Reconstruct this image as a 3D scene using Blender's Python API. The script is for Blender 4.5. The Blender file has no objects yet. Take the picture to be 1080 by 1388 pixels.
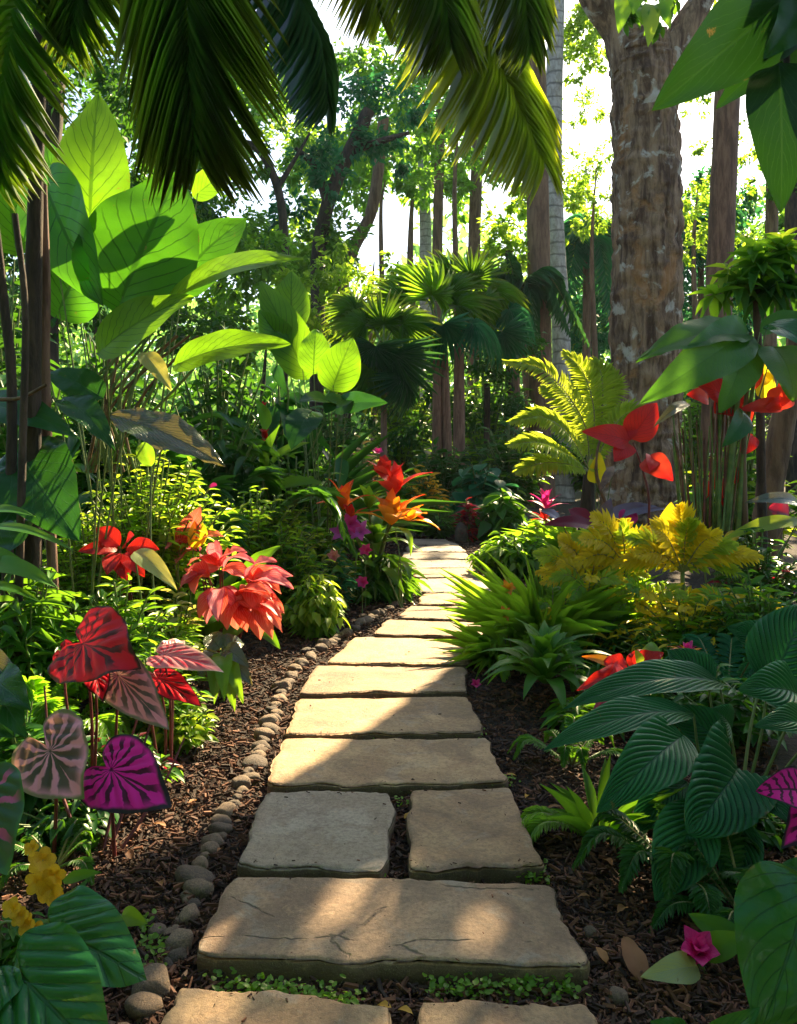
import bpy, math, random
import numpy as np
from mathutils import Vector, Matrix, noise

C = bpy.context.scene
R = math.radians
# ---------------------------------------------------------------- camera, sky, sun, exposure
EYE = 1.5                                   # eye height in metres
F, CX, HY = 1100.0, 540.0, 600.0            # lens, in units of the photograph's pixels
SUN_AZ, SUN_EL = 22.5, 38.0                 # sun ahead, to the right
cd = bpy.data.cameras.new('camera'); cam = bpy.data.objects.new('camera', cd); C.collection.objects.link(cam)
cam.location = (0, 0, EYE); cam.rotation_euler = (R(90), 0, 0)
cd.sensor_fit = 'VERTICAL'; cd.sensor_height = 36.0; cd.sensor_width = 28.0
cd.lens = 36.0 * F / 1388; cd.shift_y = -94.0 / 1388; cd.clip_start = .05; cd.clip_end = 3000
C.camera = cam
w = bpy.data.worlds.new('World'); C.world = w; w.use_nodes = True
nt = w.node_tree; sky = nt.nodes.new('ShaderNodeTexSky'); sky.sky_type = 'NISHITA'; sky.sun_disc = False
sky.sun_elevation = R(SUN_EL); sky.sun_rotation = R(SUN_AZ); sky.dust_density = 1.5
bg = nt.nodes['Background']; bg.inputs[1].default_value = .065
nt.links.new(sky.outputs[0], bg.inputs[0])
sl = bpy.data.lights.new('sun', 'SUN'); sl.energy = 5.0; sl.angle = R(.5); sl.color = (1, .79, .47)
so = bpy.data.objects.new('sun', sl); C.collection.objects.link(so)
SUND = Vector((math.sin(R(SUN_AZ)) * math.cos(R(SUN_EL)), math.cos(R(SUN_AZ)) * math.cos(R(SUN_EL)), math.sin(R(SUN_EL))))
so.rotation_euler = SUND.to_track_quat('Z', 'Y').to_euler(); so.location = SUND * 60
C.view_settings.view_transform = 'Standard'; C.view_settings.look = 'None'
C.view_settings.exposure = 2.25; C.view_settings.gamma = 1
C.render.engine = 'CYCLES'
C.cycles.use_denoising = True
C.cycles.max_bounces = 8; C.cycles.diffuse_bounces = 4; C.cycles.transmission_bounces = 4; C.cycles.volume_bounces = 1
C.cycles.sample_clamp_indirect = 6; C.cycles.caustics_reflective = False; C.cycles.caustics_refractive = False
HAZE = 0.0003

# ---------------------------------------------------------------- small helpers
col = C.collection
rng = np.random.default_rng(7)
random.seed(7)
def P(px, py, z): return Vector(((px - CX) / F * z, z, EYE - (py - HY) / F * z))   # a point of the place seen at px, py, z metres away
def G(px, py, h=0.0):
    z = (EYE - h) * F / (py - HY); return Vector(((px - CX) / F * z, z, h))
def V(*a): return Vector(a)
def tag(o, label=None, cat=None, group=None, kind=None):
    for k, v in (('label', label), ('category', cat), ('group', group), ('kind', kind)):
        if v: o[k] = v
    return o
def thing(name, label, cat, loc, group=None):
    o = bpy.data.objects.new(name, None); o.empty_display_size = .1; col.objects.link(o); o.location = loc
    return tag(o, label, cat, group)
def copy_tree(o, loc, rz=0, s=1, label=None, group=None):
    c = o.copy(); col.objects.link(c); c.location = loc; c.rotation_euler = (0, 0, rz); c.scale = (s, s, s)
    if label: c['label'] = label
    if group: c['group'] = group
    for ch in o.children:
        d = ch.copy(); col.objects.link(d); d.parent = c
        for g in ch.children:
            e = g.copy(); col.objects.link(e); e.parent = d
    return c
def origin(o):
    v = Vector((0, 0, 0))
    while o is not None: v = v + o.location; o = o.parent
    return v
def mesh_obj(name, verts, faces, mat, parent=None, uv=None, rnd=None, smooth=True, local=False):
    """verts (N,3) in world space; faces (M,4) or (M,3) arrays or a list of mixed lists"""
    verts = np.asarray(verts, np.float32).reshape(-1, 3)
    if parent is not None and not local: verts = verts - np.array(origin(parent), np.float32)
    me = bpy.data.meshes.new(name)
    if isinstance(faces, np.ndarray):
        m, k = faces.shape; idx = faces.reshape(-1); tot = np.full(m, k)
    else:
        tot = np.array([len(f) for f in faces]); idx = np.concatenate([np.asarray(f) for f in faces]); m = len(faces)
    me.vertices.add(len(verts)); me.vertices.foreach_set('co', verts.reshape(-1))
    me.loops.add(len(idx)); me.loops.foreach_set('vertex_index', idx.astype(np.int32))
    me.polygons.add(m); me.polygons.foreach_set('loop_start', np.concatenate([[0], np.cumsum(tot)[:-1]]).astype(np.int32))
    if uv is not None:
        l = me.uv_layers.new(name='UVMap'); l.data.foreach_set('uv', np.asarray(uv, np.float32)[idx].reshape(-1))
    if rnd is not None:
        a = me.attributes.new('rnd', 'FLOAT', 'POINT'); a.data.foreach_set('value', np.asarray(rnd, np.float32))
    me.update(calc_edges=True)
    if smooth: me.polygons.foreach_set('use_smooth', np.ones(m, bool))
    me.validate()
    if mat: me.materials.append(mat)
    o = bpy.data.objects.new(name, me); col.objects.link(o)
    if parent is not None: o.parent = parent
    return o

# ---------------------------------------------------------------- materials
def nodes(name):
    m = bpy.data.materials.new(name); m.use_nodes = True; t = m.node_tree; t.nodes.clear()
    return m, t, t.nodes.new, t.links.new
def mathn(t, op, a, b=None, c=None):
    n = t.nodes.new('ShaderNodeMath'); n.operation = op
    for i, x in enumerate((a, b, c)):
        if x is None: continue
        if isinstance(x, (int, float)): n.inputs[i].default_value = x
        else: t.links.new(x, n.inputs[i])
    return n.outputs[0]
def mixc(t, f, a, b, mode='MIX'):
    n = t.nodes.new('ShaderNodeMix'); n.data_type = 'RGBA'; n.blend_type = mode
    for k, x in ((0, f), (6, a), (7, b)):
        if isinstance(x, (int, float)): n.inputs[k].default_value = x
        elif isinstance(x, tuple): n.inputs[k].default_value = (*x[:3], 1)
        else: t.links.new(x, n.inputs[k])
    return n.outputs[2]
def ramp(t, x, a, b):
    n = t.nodes.new('ShaderNodeMapRange'); t.links.new(x, n.inputs[0]); n.inputs[1].default_value = a; n.inputs[2].default_value = b
    n.interpolation_type = 'SMOOTHSTEP'
    return n.outputs[0]
def noise_n(t, scale, detail=3, vec=None, rough=.5, dist=0):
    n = t.nodes.new('ShaderNodeTexNoise'); n.inputs['Scale'].default_value = scale; n.inputs['Detail'].default_value = detail
    n.inputs['Roughness'].default_value = rough; n.inputs['Distortion'].default_value = dist
    if vec is not None: t.links.new(vec, n.inputs['Vector'])
    return n.outputs[0]
def leafmat(name, c1, c2=None, trans=None, tw=.45, rough=.38, vein=None, nv=0, slant=.55, vw=.16, mid=.035, vs=.6, edge=None, ew=.12,
            bump=.25, tipc=None, spots=None, spec=.35, wobv=.11, blem=0):
    """leaf blade: colour c1..c2 from leaf to leaf, veins of colour `vein` (nv pairs), margin `edge`, tip colour, translucency"""
    m, t, N, L = nodes(name)
    c2 = c2 or tuple(x * 1.5 for x in c1)
    trans = trans or (min(1, c2[0] * 3.2 + .1), min(1, c2[1] * 2.4), c2[2] * .8)
    at = N('ShaderNodeAttribute'); at.attribute_name = 'rnd'
    tc = N('ShaderNodeTexCoord'); sep = N('ShaderNodeSeparateXYZ'); L(tc.outputs['UV'], sep.inputs[0])
    u, v = sep.outputs[0], sep.outputs[1]
    a = mathn(t, 'ABSOLUTE', mathn(t, 'MULTIPLY_ADD', v, 2.0, -1.0))
    nz = noise_n(t, 9, 3, tc.outputs['Object'])
    f = mathn(t, 'ADD', mathn(t, 'MULTIPLY', at.outputs['Fac'], .75), mathn(t, 'MULTIPLY_ADD', nz, .8, -.27))
    cl = N('ShaderNodeClamp'); L(f, cl.inputs[0]); f = cl.outputs[0]
    base = mixc(t, f, c1, c2); tr = mixc(t, f, tuple(x * .62 for x in trans), trans)
    height = mathn(t, 'MULTIPLY', noise_n(t, 55, 2, tc.outputs['Object']), .25)
    if tipc:
        k = ramp(t, u, .35, 1.0); base = mixc(t, k, base, tipc); tr = mixc(t, k, tr, tuple(min(1, x * 1.3) for x in tipc))
    if vein:
        wob = mathn(t, 'MULTIPLY_ADD', noise_n(t, 7, 2, tc.outputs['UV']), wobv, -wobv / 2)
        s = mathn(t, 'ADD', mathn(t, 'SUBTRACT', u, mathn(t, 'MULTIPLY', a, slant)), wob)
        fr = mathn(t, 'ABSOLUTE', mathn(t, 'SUBTRACT', mathn(t, 'FRACT', mathn(t, 'MULTIPLY', s, float(nv))), .5))   # 0 on a vein
        lat = mathn(t, 'SUBTRACT', 1.0, ramp(t, fr, vw * .75, vw * 1.12))
        lat = mathn(t, 'MULTIPLY', lat, mathn(t, 'SUBTRACT', 1.0, ramp(t, a, .72, .98)))
        md = mathn(t, 'SUBTRACT', 1.0, ramp(t, a, mid * .5, mid * 1.6))
        k = mathn(t, 'MAXIMUM', lat, md); kk = mathn(t, 'MULTIPLY', k, vs)
        base = mixc(t, kk, base, vein); tr = mixc(t, mathn(t, 'MULTIPLY', kk, .8), tr, tuple(x * 1.1 for x in vein))
        height = mathn(t, 'SUBTRACT', height, k)
    if edge:
        k = ramp(t, mathn(t, 'ADD', a, mathn(t, 'MULTIPLY_ADD', nz, .3, -.15)), 1 - ew * 1.6, 1 - ew * .5)
        base = mixc(t, k, base, edge); tr = mixc(t, k, tr, edge)
    if spots:
        k = ramp(t, noise_n(t, 26, 3, tc.outputs['UV'], .6), .56, .62); base = mixc(t, k, base, spots); tr = mixc(t, k, tr, spots)
    if blem:
        k = mathn(t, 'MULTIPLY', ramp(t, noise_n(t, 16, 5, tc.outputs['Object'], .72, .5), .64, .72), blem); base = mixc(t, k, base, (.20, .13, .035)); tr = mixc(t, k, tr, (.25, .14, .03))
        k = mathn(t, 'MULTIPLY', ramp(t, mathn(t, 'ADD', a, mathn(t, 'MULTIPLY_ADD', noise_n(t, 22, 4, tc.outputs['Object'], .7), .5, -.25)), 1.0, 1.08), blem); base = mixc(t, k, base, (.22, .14, .05)); tr = mixc(t, k, tr, (.3, .18, .05))
        big = ramp(t, noise_n(t, 5, 2, tc.outputs['Object']), .3, .7); base = mixc(t, mathn(t, 'MULTIPLY', big, .35), base, mixc(t, .5, base, c2)); tr = mixc(t, mathn(t, 'MULTIPLY', big, .4), tr, tuple(x * .6 for x in trans))
    bp = N('ShaderNodeBump'); bp.inputs['Strength'].default_value = bump; bp.inputs['Distance'].default_value = .01; L(height, bp.inputs['Height'])
    pr = N('ShaderNodeBsdfPrincipled'); L(base, pr.inputs['Base Color']); pr.inputs['Roughness'].default_value = rough
    pr.inputs['Specular IOR Level'].default_value = spec; L(bp.outputs[0], pr.inputs['Normal'])
    tl = N('ShaderNodeBsdfTranslucent'); L(tr, tl.inputs[0]); L(bp.outputs[0], tl.inputs[1])
    mx = N('ShaderNodeMixShader'); mx.inputs[0].default_value = tw; L(pr.outputs[0], mx.inputs[1]); L(tl.outputs[0], mx.inputs[2])
    o = N('ShaderNodeOutputMaterial'); L(mx.outputs[0], o.inputs[0])
    return m
def barkmat(name, c1, c2, scale=(14, 14, 3), patch=None, pscale=2.2, pth=.58, rings=0, bump=.6, lichen=None, rough=.85):
    m, t, N, L = nodes(name)
    tc = N('ShaderNodeTexCoord'); mp = N('ShaderNodeMapping'); L(tc.outputs['Object'], mp.inputs[0]); mp.inputs['Scale'].default_value = scale
    n1 = noise_n(t, 1, 8, mp.outputs[0], .68, .4); n2 = noise_n(t, 4, 5, mp.outputs[0], .6)
    c = mixc(t, ramp(t, n1, .36, .64), c1, c2)
    h = mathn(t, 'ADD', n1, mathn(t, 'MULTIPLY', n2, .35))
    if patch:
        k = ramp(t, noise_n(t, pscale, 5, tc.outputs['Object'], .6, .6), pth, pth + .13); c = mixc(t, mathn(t, 'MULTIPLY', k, .8), c, patch); h = mathn(t, 'SUBTRACT', h, mathn(t, 'MULTIPLY', k, .5))
    if lichen:
        k = ramp(t, noise_n(t, pscale * 2.6, 5, tc.outputs['Object'], .6, .6), .57, .66); c = mixc(t, mathn(t, 'MULTIPLY', k, .8), c, lichen)
    if rings:
        sp = N('ShaderNodeSeparateXYZ'); L(tc.outputs['Object'], sp.inputs[0])
        z = mathn(t, 'ADD', mathn(t, 'MULTIPLY', sp.outputs[2], rings), mathn(t, 'MULTIPLY', noise_n(t, 3, 2, tc.outputs['Object']), .5))
        k = mathn(t, 'SUBTRACT', 1.0, ramp(t, mathn(t, 'ABSOLUTE', mathn(t, 'SUBTRACT', mathn(t, 'FRACT', z), .5)), .03, .13))
        c = mixc(t, mathn(t, 'MULTIPLY', k, .7), c, tuple(x * .45 for x in c1)); h = mathn(t, 'SUBTRACT', h, mathn(t, 'MULTIPLY', k, .4))
    bp = N('ShaderNodeBump'); bp.inputs['Strength'].default_value = bump; bp.inputs['Distance'].default_value = .05; L(h, bp.inputs['Height'])
    pr = N('ShaderNodeBsdfPrincipled'); L(c, pr.inputs['Base Color']); pr.inputs['Roughness'].default_value = rough; L(bp.outputs[0], pr.inputs['Normal'])
    o = N('ShaderNodeOutputMaterial'); L(pr.outputs[0], o.inputs[0]); return m
def stonemat(name, c1, c2, c3, scale=3.0, pits=1, crack=False, rough=.75, var=((.66, .64, .64), (1.16, 1.10, 1.0))):
    m, t, N, L = nodes(name)
    tc = N('ShaderNodeTexCoord'); oi = N('ShaderNodeObjectInfo'); ad = N('ShaderNodeVectorMath'); ad.operation = 'ADD'
    sc = N('ShaderNodeVectorMath'); sc.operation = 'SCALE'; cb = N('ShaderNodeCombineXYZ')
    for i in range(3): L(oi.outputs['Random'], cb.inputs[i])
    L(cb.outputs[0], sc.inputs[0]); sc.inputs['Scale'].default_value = 37; L(tc.outputs['Object'], ad.inputs[0]); L(sc.outputs[0], ad.inputs[1]); vec = ad.outputs[0]
    n1 = noise_n(t, scale, 6, vec, .62, .7); n2 = noise_n(t, scale * 1.7, 4, vec, .6, 1.2); n3 = noise_n(t, 60, 6, vec, .7); n4 = noise_n(t, 260, 2, vec)
    c = mixc(t, ramp(t, n1, .36, .66), c1, c2); c = mixc(t, mathn(t, 'MULTIPLY', ramp(t, n2, .54, .68), .8), c, c3)
    c = mixc(t, mathn(t, 'MULTIPLY', ramp(t, n3, .40, .66), .7), c, mixc(t, .6, c, (.07, .045, .028)), 'MIX')
    n5 = noise_n(t, scale * .7, 7, vec, .7, 1.5); c = mixc(t, mathn(t, 'MULTIPLY', ramp(t, n5, .46, .62), .72), c, mixc(t, .65, c, (.10, .065, .045)))
    n6 = noise_n(t, 24, 5, vec, .75, .5); c = mixc(t, mathn(t, 'MULTIPLY', ramp(t, n6, .58, .70), .4), c, (.44, .30, .16))
    c = mixc(t, mathn(t, 'MULTIPLY', ramp(t, n4, .55, .75), .3), c, (.45, .38, .28))
    c = mixc(t, 1.0, c, mixc(t, oi.outputs['Random'], *var), 'MULTIPLY')
    h = mathn(t, 'ADD', mathn(t, 'MULTIPLY', n1, 1.2), mathn(t, 'ADD', mathn(t, 'MULTIPLY', n3, .5 * pits), mathn(t, 'MULTIPLY', n4, .18 * pits)))
    if crack:
        mp = N('ShaderNodeMapping'); L(vec, mp.inputs[0]); mp.inputs['Scale'].default_value = (1.0, 2.2, 1); mp.inputs['Rotation'].default_value = (0, 0, .5)
        wn = N('ShaderNodeTexNoise'); wn.inputs['Scale'].default_value = 5; wn.inputs['Detail'].default_value = 5; L(vec, wn.inputs[0])
        mm = N('ShaderNodeVectorMath'); mm.operation = 'MULTIPLY_ADD'; L(wn.outputs[1], mm.inputs[0]); mm.inputs[1].default_value = (.22,) * 3; L(mp.outputs[0], mm.inputs[2])
        vo = N('ShaderNodeTexVoronoi'); vo.feature = 'DISTANCE_TO_EDGE'; vo.inputs['Scale'].default_value = 1.5; L(mm.outputs[0], vo.inputs[0])
        k = mathn(t, 'SUBTRACT', 1.0, ramp(t, vo.outputs[0], .0015, .016)); k = mathn(t, 'MULTIPLY', k, ramp(t, n2, .46, .56))
        c = mixc(t, mathn(t, 'MULTIPLY', k, .75), c, (.05, .037, .025)); h = mathn(t, 'SUBTRACT', h, mathn(t, 'MULTIPLY', k, .8))
    bp = N('ShaderNodeBump'); bp.inputs['Strength'].default_value = .75; bp.inputs['Distance'].default_value = .013; L(h, bp.inputs['Height'])
    pr = N('ShaderNodeBsdfPrincipled'); L(c, pr.inputs['Base Color']); pr.inputs['Roughness'].default_value = rough; L(bp.outputs[0], pr.inputs['Normal'])
    o = N('ShaderNodeOutputMaterial'); L(pr.outputs[0], o.inputs[0]); return m
def plainmat(name, c1, c2, scale=20, rough=.8, attr=False, bump=.3):
    m, t, N, L = nodes(name); tc = N('ShaderNodeTexCoord')
    n = noise_n(t, scale, 6, tc.outputs['Object'], .65); c = mixc(t, ramp(t, n, .35, .65), c1, c2)
    if attr:
        at = N('ShaderNodeAttribute'); at.attribute_name = 'rnd'; c = mixc(t, at.outputs['Fac'], c1, c2)
    bp = N('ShaderNodeBump'); bp.inputs['Strength'].default_value = bump; bp.inputs['Distance'].default_value = .02; L(n, bp.inputs['Height'])
    pr = N('ShaderNodeBsdfPrincipled'); L(c, pr.inputs['Base Color']); pr.inputs['Roughness'].default_value = rough; L(bp.outputs[0], pr.inputs['Normal'])
    o = N('ShaderNodeOutputMaterial'); L(pr.outputs[0], o.inputs[0]); return m

# ---------------------------------------------------------------- shape builders
def bez(pts, n):
    """smooth curve through control points (Catmull-Rom), n samples, numpy"""
    p = np.array([tuple(q) for q in pts], float)
    if len(p) == 2: p = np.array([p[0], (p[0] + p[1]) / 2, p[1]])
    e = np.vstack([2 * p[0] - p[1], p, 2 * p[-1] - p[-2]]); out = []
    for s in np.linspace(0, len(p) - 1 - 1e-6, n):
        i = int(s); f = s - i; a, b, c, d = e[i:i + 4]
        out.append(.5 * ((2 * b) + (c - a) * f + (2 * a - 5 * b + 4 * c - d) * f * f + (3 * b - a - 3 * c + d) * f ** 3))
    return np.array(out)
def unit(a): return a / np.maximum(np.linalg.norm(a, axis=-1, keepdims=True), 1e-9)
def tube(pts, rad, sides=8, wob=0, seed=0, ridge=0):
    """verts, faces of a tapered tube along pts"""
    pts = np.asarray(pts, float); n = len(pts); rad = np.broadcast_to(np.asarray(rad, float), (n,)) if np.ndim(rad) == 0 else np.interp(np.linspace(0, 1, n), np.linspace(0, 1, len(rad)), rad)
    tn = unit(np.gradient(pts, axis=0)); ref = np.array([0.31, .95, 0.05]); s = unit(np.cross(tn, ref)); b = np.cross(tn, s)
    an = np.linspace(0, 2 * np.pi, sides, endpoint=False); vs = []
    for i in range(n):
        r = rad[i] * np.ones(sides)
        if wob: r = r * np.array([1 + wob * noise.noise(Vector((math.cos(x) * 1.5 + seed, math.sin(x) * 1.5, i * .35))) + .4 * wob * noise.noise(Vector((math.cos(x) * 4 + seed, math.sin(x) * 4, i * .8))) for x in an])
        if ridge:
            zz = pts[i][2]
            f = np.array([abs(noise.noise(Vector((math.cos(x) * 5 + .35 * math.sin(zz * 2.1), math.sin(x) * 5, zz * .55 + seed)))) for x in an]); g = np.array([noise.noise(Vector((math.cos(x) * 14, math.sin(x) * 14, zz * 3.2 + seed))) for x in an]); b2 = np.array([max(0, noise.noise(Vector((math.cos(x) * 2, math.sin(x) * 2, zz * 1.1 - seed))) - .25) for x in an])
            r = r * (1 + ridge * (np.minimum(f, .35) * 1.4 - .25 + .30 * g - .9 * b2))
        vs.append(pts[i] + np.cos(an)[:, None] * r[:, None] * s[i] + np.sin(an)[:, None] * r[:, None] * b[i])
    vs = np.concatenate(vs); fs = []
    for i in range(n - 1):
        for k in range(sides):
            fs.append((i * sides + k, i * sides + (k + 1) % sides, (i + 1) * sides + (k + 1) % sides, (i + 1) * sides + k))
    return vs, np.array(fs)
def join(parts):
    vs, fs, o = [], [], 0
    for v, f in parts: vs.append(v); fs.append(np.asarray(f) + o); o += len(v)
    return np.concatenate(vs), np.concatenate(fs)
def tube_obj(name, pts, rad, mat, parent, sides=8, n=12, wob=0, seed=0, ridge=0):
    v, f = tube(bez(pts, n), rad, sides, wob, seed, ridge); return mesh_obj(name, v, f, mat, parent)

# leaf outlines: half width at u (0 base .. 1 tip)
SH = {
    'lance': lambda u: np.sin(np.pi * u ** .8) ** .9, 'ovate': lambda u: (np.sin(np.pi * u ** .62) ** .8) * (1 - .08 * u),
    'heart': lambda u: np.where(u < .05, .93, 1) * (1 - u ** 1.9) ** .85 * (.9 + .1 * np.sin(np.pi * np.minimum(1, u * 1.6))),
    'cord': lambda u: np.where(u < .5, .90 + .10 * np.sin(np.pi * np.minimum(1, u * 2.2) / 1.1 * .9), 1) * np.clip(1 - u ** 2.3, 0, 1) ** .72,
    'round': lambda u: np.sqrt(np.clip(1 - (2 * u - 1) ** 2, 0, 1)), 'strap': lambda u: np.minimum(1, (1 - u) * 2.2) ** .8 * (.55 + .45 * np.minimum(1, u * 3)),
    'paddle': lambda u: np.clip(np.sin(np.pi * u ** .75), 0, 1) ** .55}
def leaf(name, parent, base, tip, width, mat, shape='ovate', arch=.12, fold=.18, face=(0, -.75, .65), lobe=0, quilt=0, nq=12, slant=.55, wave=.03, curl=.0, nu=18, nv=8, seed=None, roll=0, tear=0):
    base, tip = np.array(base), np.array(tip); L = np.linalg.norm(tip - base); fn = unit(np.array(face, float))
    T = (tip - base) / L; Nn = unit(fn - T * (fn @ T))
    ctl = (base + tip) / 2 + Nn * arch * L * 2
    sd = random.random() * 100 if seed is None else seed
    us = np.linspace(0, 1, nu + 1); vv = np.linspace(-1, 1, nv + 1)
    W = SH[shape](us) * width / 2; vs, uv = [], []
    for i, u in enumerate(us):
        c = (1 - u) ** 2 * base + 2 * u * (1 - u) * ctl + u * u * tip; d = unit(2 * (1 - u) * (ctl - base) + 2 * u * (tip - ctl))
        S = unit(np.cross(d, Nn)); n = np.cross(S, d)
        if roll: S = S * math.cos(roll * u) + n * math.sin(roll * u); n = np.cross(S, d)
        for v in vv:
            a = abs(v); w = W[i] if i < nu else 0
            q = c + S * v * w - d * lobe * L * (a ** 1.3) * (1 - u) ** 2 + n * (fold * a * w - curl * a * a * w)
            q = q + n * wave * width * (noise.noise(Vector((u * 4 + sd, v * 1.3, sd))) * (.4 + a) + .6 * a * a * math.sin(u * 17 + sd + v))
            if quilt: q = q + n * quilt * width * (abs(math.cos(math.pi * nq * (u - slant * a))) ** .7 - .6) * min(1, a * 5) * (1 - a ** 6) * (1 - u ** 6)
            if tear and a > .5: q = q - n * tear * width * (a - .5) * (math.sin((u - slant * a) * 40 + sd) > .3)
            vs.append(q); uv.append((u, .5 + v / 2))
    k = nv + 1
    fs = np.array([(i * k + j, i * k + j + 1, (i + 1) * k + j + 1, (i + 1) * k + j) for i in range(nu) for j in range(nv)])
    return mesh_obj(name, vs, fs, mat, parent, uv, np.full(len(vs), random.random()))
def HI(A, y):
    xk = [0, .5, 1.0, 1.57, 2.1, 2.6, 2.95, np.pi]; y = list(y); i = min(6, max(0, int(np.searchsorted(xk, A, 'right')) - 1)); f = (A - xk[i]) / (xk[i + 1] - xk[i])
    s = lambda j: 0 if j in (0, 7) and False else (y[min(7, j + 1)] - y[max(0, j - 1)]) / (xk[min(7, j + 1)] - xk[max(0, j - 1)])
    h = xk[i + 1] - xk[i]; return (2 * f ** 3 - 3 * f * f + 1) * y[i] + (f ** 3 - 2 * f * f + f) * h * s(i) + (-2 * f ** 3 + 3 * f * f) * y[i + 1] + (f ** 3 - f * f) * h * s(i + 1)
def heart(name, parent, base, tip, width, mat, arch=.1, fold=.12, face=(0, -.75, .65), lobe=.5, radial=7, wave=.05, seed=None, quilt=0, nq=7, slant=.5, nu=0, nv=0, sinus=.16, cup=.0):
    """heart shaped blade grown round its stalk: base is where the stalk joins, lobes reach back past it"""
    base, tip = np.array(base), np.array(tip); L = np.linalg.norm(tip - base); T = (tip - base) / L; fn = unit(np.array(face, float)); Nn = unit(fn - T * (fn @ T)); S = np.cross(T, Nn)
    sd = random.random() * 100 if seed is None else seed; nr, na = 18, 112; wr = width / 2 / L; vs, uv = [], []
    th = np.linspace(-np.pi, np.pi, na + 1); K = np.array([0, .25, .7, 1.2, 1.75, 2.3, 2.75, 3.0, np.pi]); 
    for k in range(nr + 1):
        q = k / nr
        for t in th:
            A = abs(t); sg = 1 if t > 0 else -1
            x0, y0 = HI(A, [1, .76, .44, .08, -lobe * .55, -lobe * .98, -lobe * .9, -lobe * sinus * 1.6]), HI(A, [0, wr * .40, wr * .80, wr, wr * .90, wr * .55, wr * .22, .0])
            x, y = x0 * q, y0 * q * sg; c = x
            p = base + T * x * L + S * y * L + Nn * L * (arch * 4 * (c * (1 - c) if c > 0 else c * .9) * .5 + fold * abs(y) * (1 - .6 * q) - cup * q * q * .3)
            p = p + Nn * width * wave * (noise.noise(Vector((x * 3 + sd, y * 3, sd))) * q + .5 * q ** 4 * math.sin(t * 7 + sd))
            if quilt: p = p + Nn * width * quilt * (abs(math.cos(math.pi * nq * ((x + lobe) / (1 + lobe) - slant * abs(y) / wr))) ** .7 - .6) * min(1, abs(y) / wr * 5) * (1 - q ** 6)
            vs.append(p)
            if radial: uv.append((A / np.pi + .5 / radial, .5 + q / 2))
            else: uv.append(((x + lobe) / (1 + lobe), .5 + .5 * y / (wr * 1.02)))
    m = na + 1; fs = np.array([(k * m + j, k * m + j + 1, (k + 1) * m + j + 1, (k + 1) * m + j) for k in range(nr) for j in range(na)])
    return mesh_obj(name, vs, fs, mat, parent, uv, np.full(len(vs), random.random()))
# small leaf templates: length 1 along y, width 1 along x, up z : verts, faces, uv
def tmpl(rings, shape, droop=.25, fold=.25, cols=2):
    vs, uv = [], []
    us = np.linspace(0, 1, rings + 1)
    for u in us:
        wv = float(SH[shape](np.array(u))) / 2 if 0 < u < 1 else (.06 if u == 0 else .0)
        for j in range(cols + 1):
            v = -1 + 2 * j / cols
            vs.append((v * wv, u, -droop * u * u + fold * abs(v) * wv)); uv.append((u, .5 + v / 2))
    k = cols + 1
    fs = [(i * k + j, i * k + j + 1, (i + 1) * k + j + 1, (i + 1) * k + j) for i in range(rings) for j in range(cols)]
    return np.array(vs), np.array(fs), np.array(uv)
T_FAR = (np.array([(0, 0, 0), (-.5, .45, .1), (0, 1, -.15), (.5, .45, .1)], float), np.array([(0, 3, 2, 1)]), np.array([(0, .5), (.45, 0), (1, .5), (.45, 1)], float))
T_LANCE = tmpl(4, 'lance'); T_OVATE = tmpl(5, 'ovate', .3, .22); T_STRAP = tmpl(7, 'strap', .55, .3); T_PIN = tmpl(3, 'lance', .18, .3); T_BLADE = tmpl(5, 'lance', .35, .45)
T_GRASS = tmpl(6, 'lance', .32, .45); T_ROUND = tmpl(5, 'round', .2, .15, 4)
def scatter(name, T, pos, dirs, nrm, ln, wd, mat, parent=None, rnd=None, local=False):
    tv, tf, tu = T; n = len(pos); pos = np.asarray(pos, float)
    y = unit(np.asarray(dirs, float)); x = unit(np.cross(y, np.asarray(nrm, float))); z = np.cross(x, y)
    ln = np.broadcast_to(np.asarray(ln, float), (n,)); wd = np.broadcast_to(np.asarray(wd, float), (n,))
    vs = (pos[:, None] + x[:, None] * (tv[None, :, 0:1] * wd[:, None, None]) + y[:, None] * (tv[None, :, 1:2] * ln[:, None, None]) + z[:, None] * (tv[None, :, 2:3] * ln[:, None, None]))
    fs = (tf[None] + (np.arange(n) * len(tv))[:, None, None]).reshape(-1, tf.shape[1])
    r = rng.random(n) if rnd is None else rnd
    return mesh_obj(name, vs.reshape(-1, 3), fs, mat, parent, np.tile(tu, (n, 1)), np.repeat(r, len(tv)), local=local)
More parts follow.
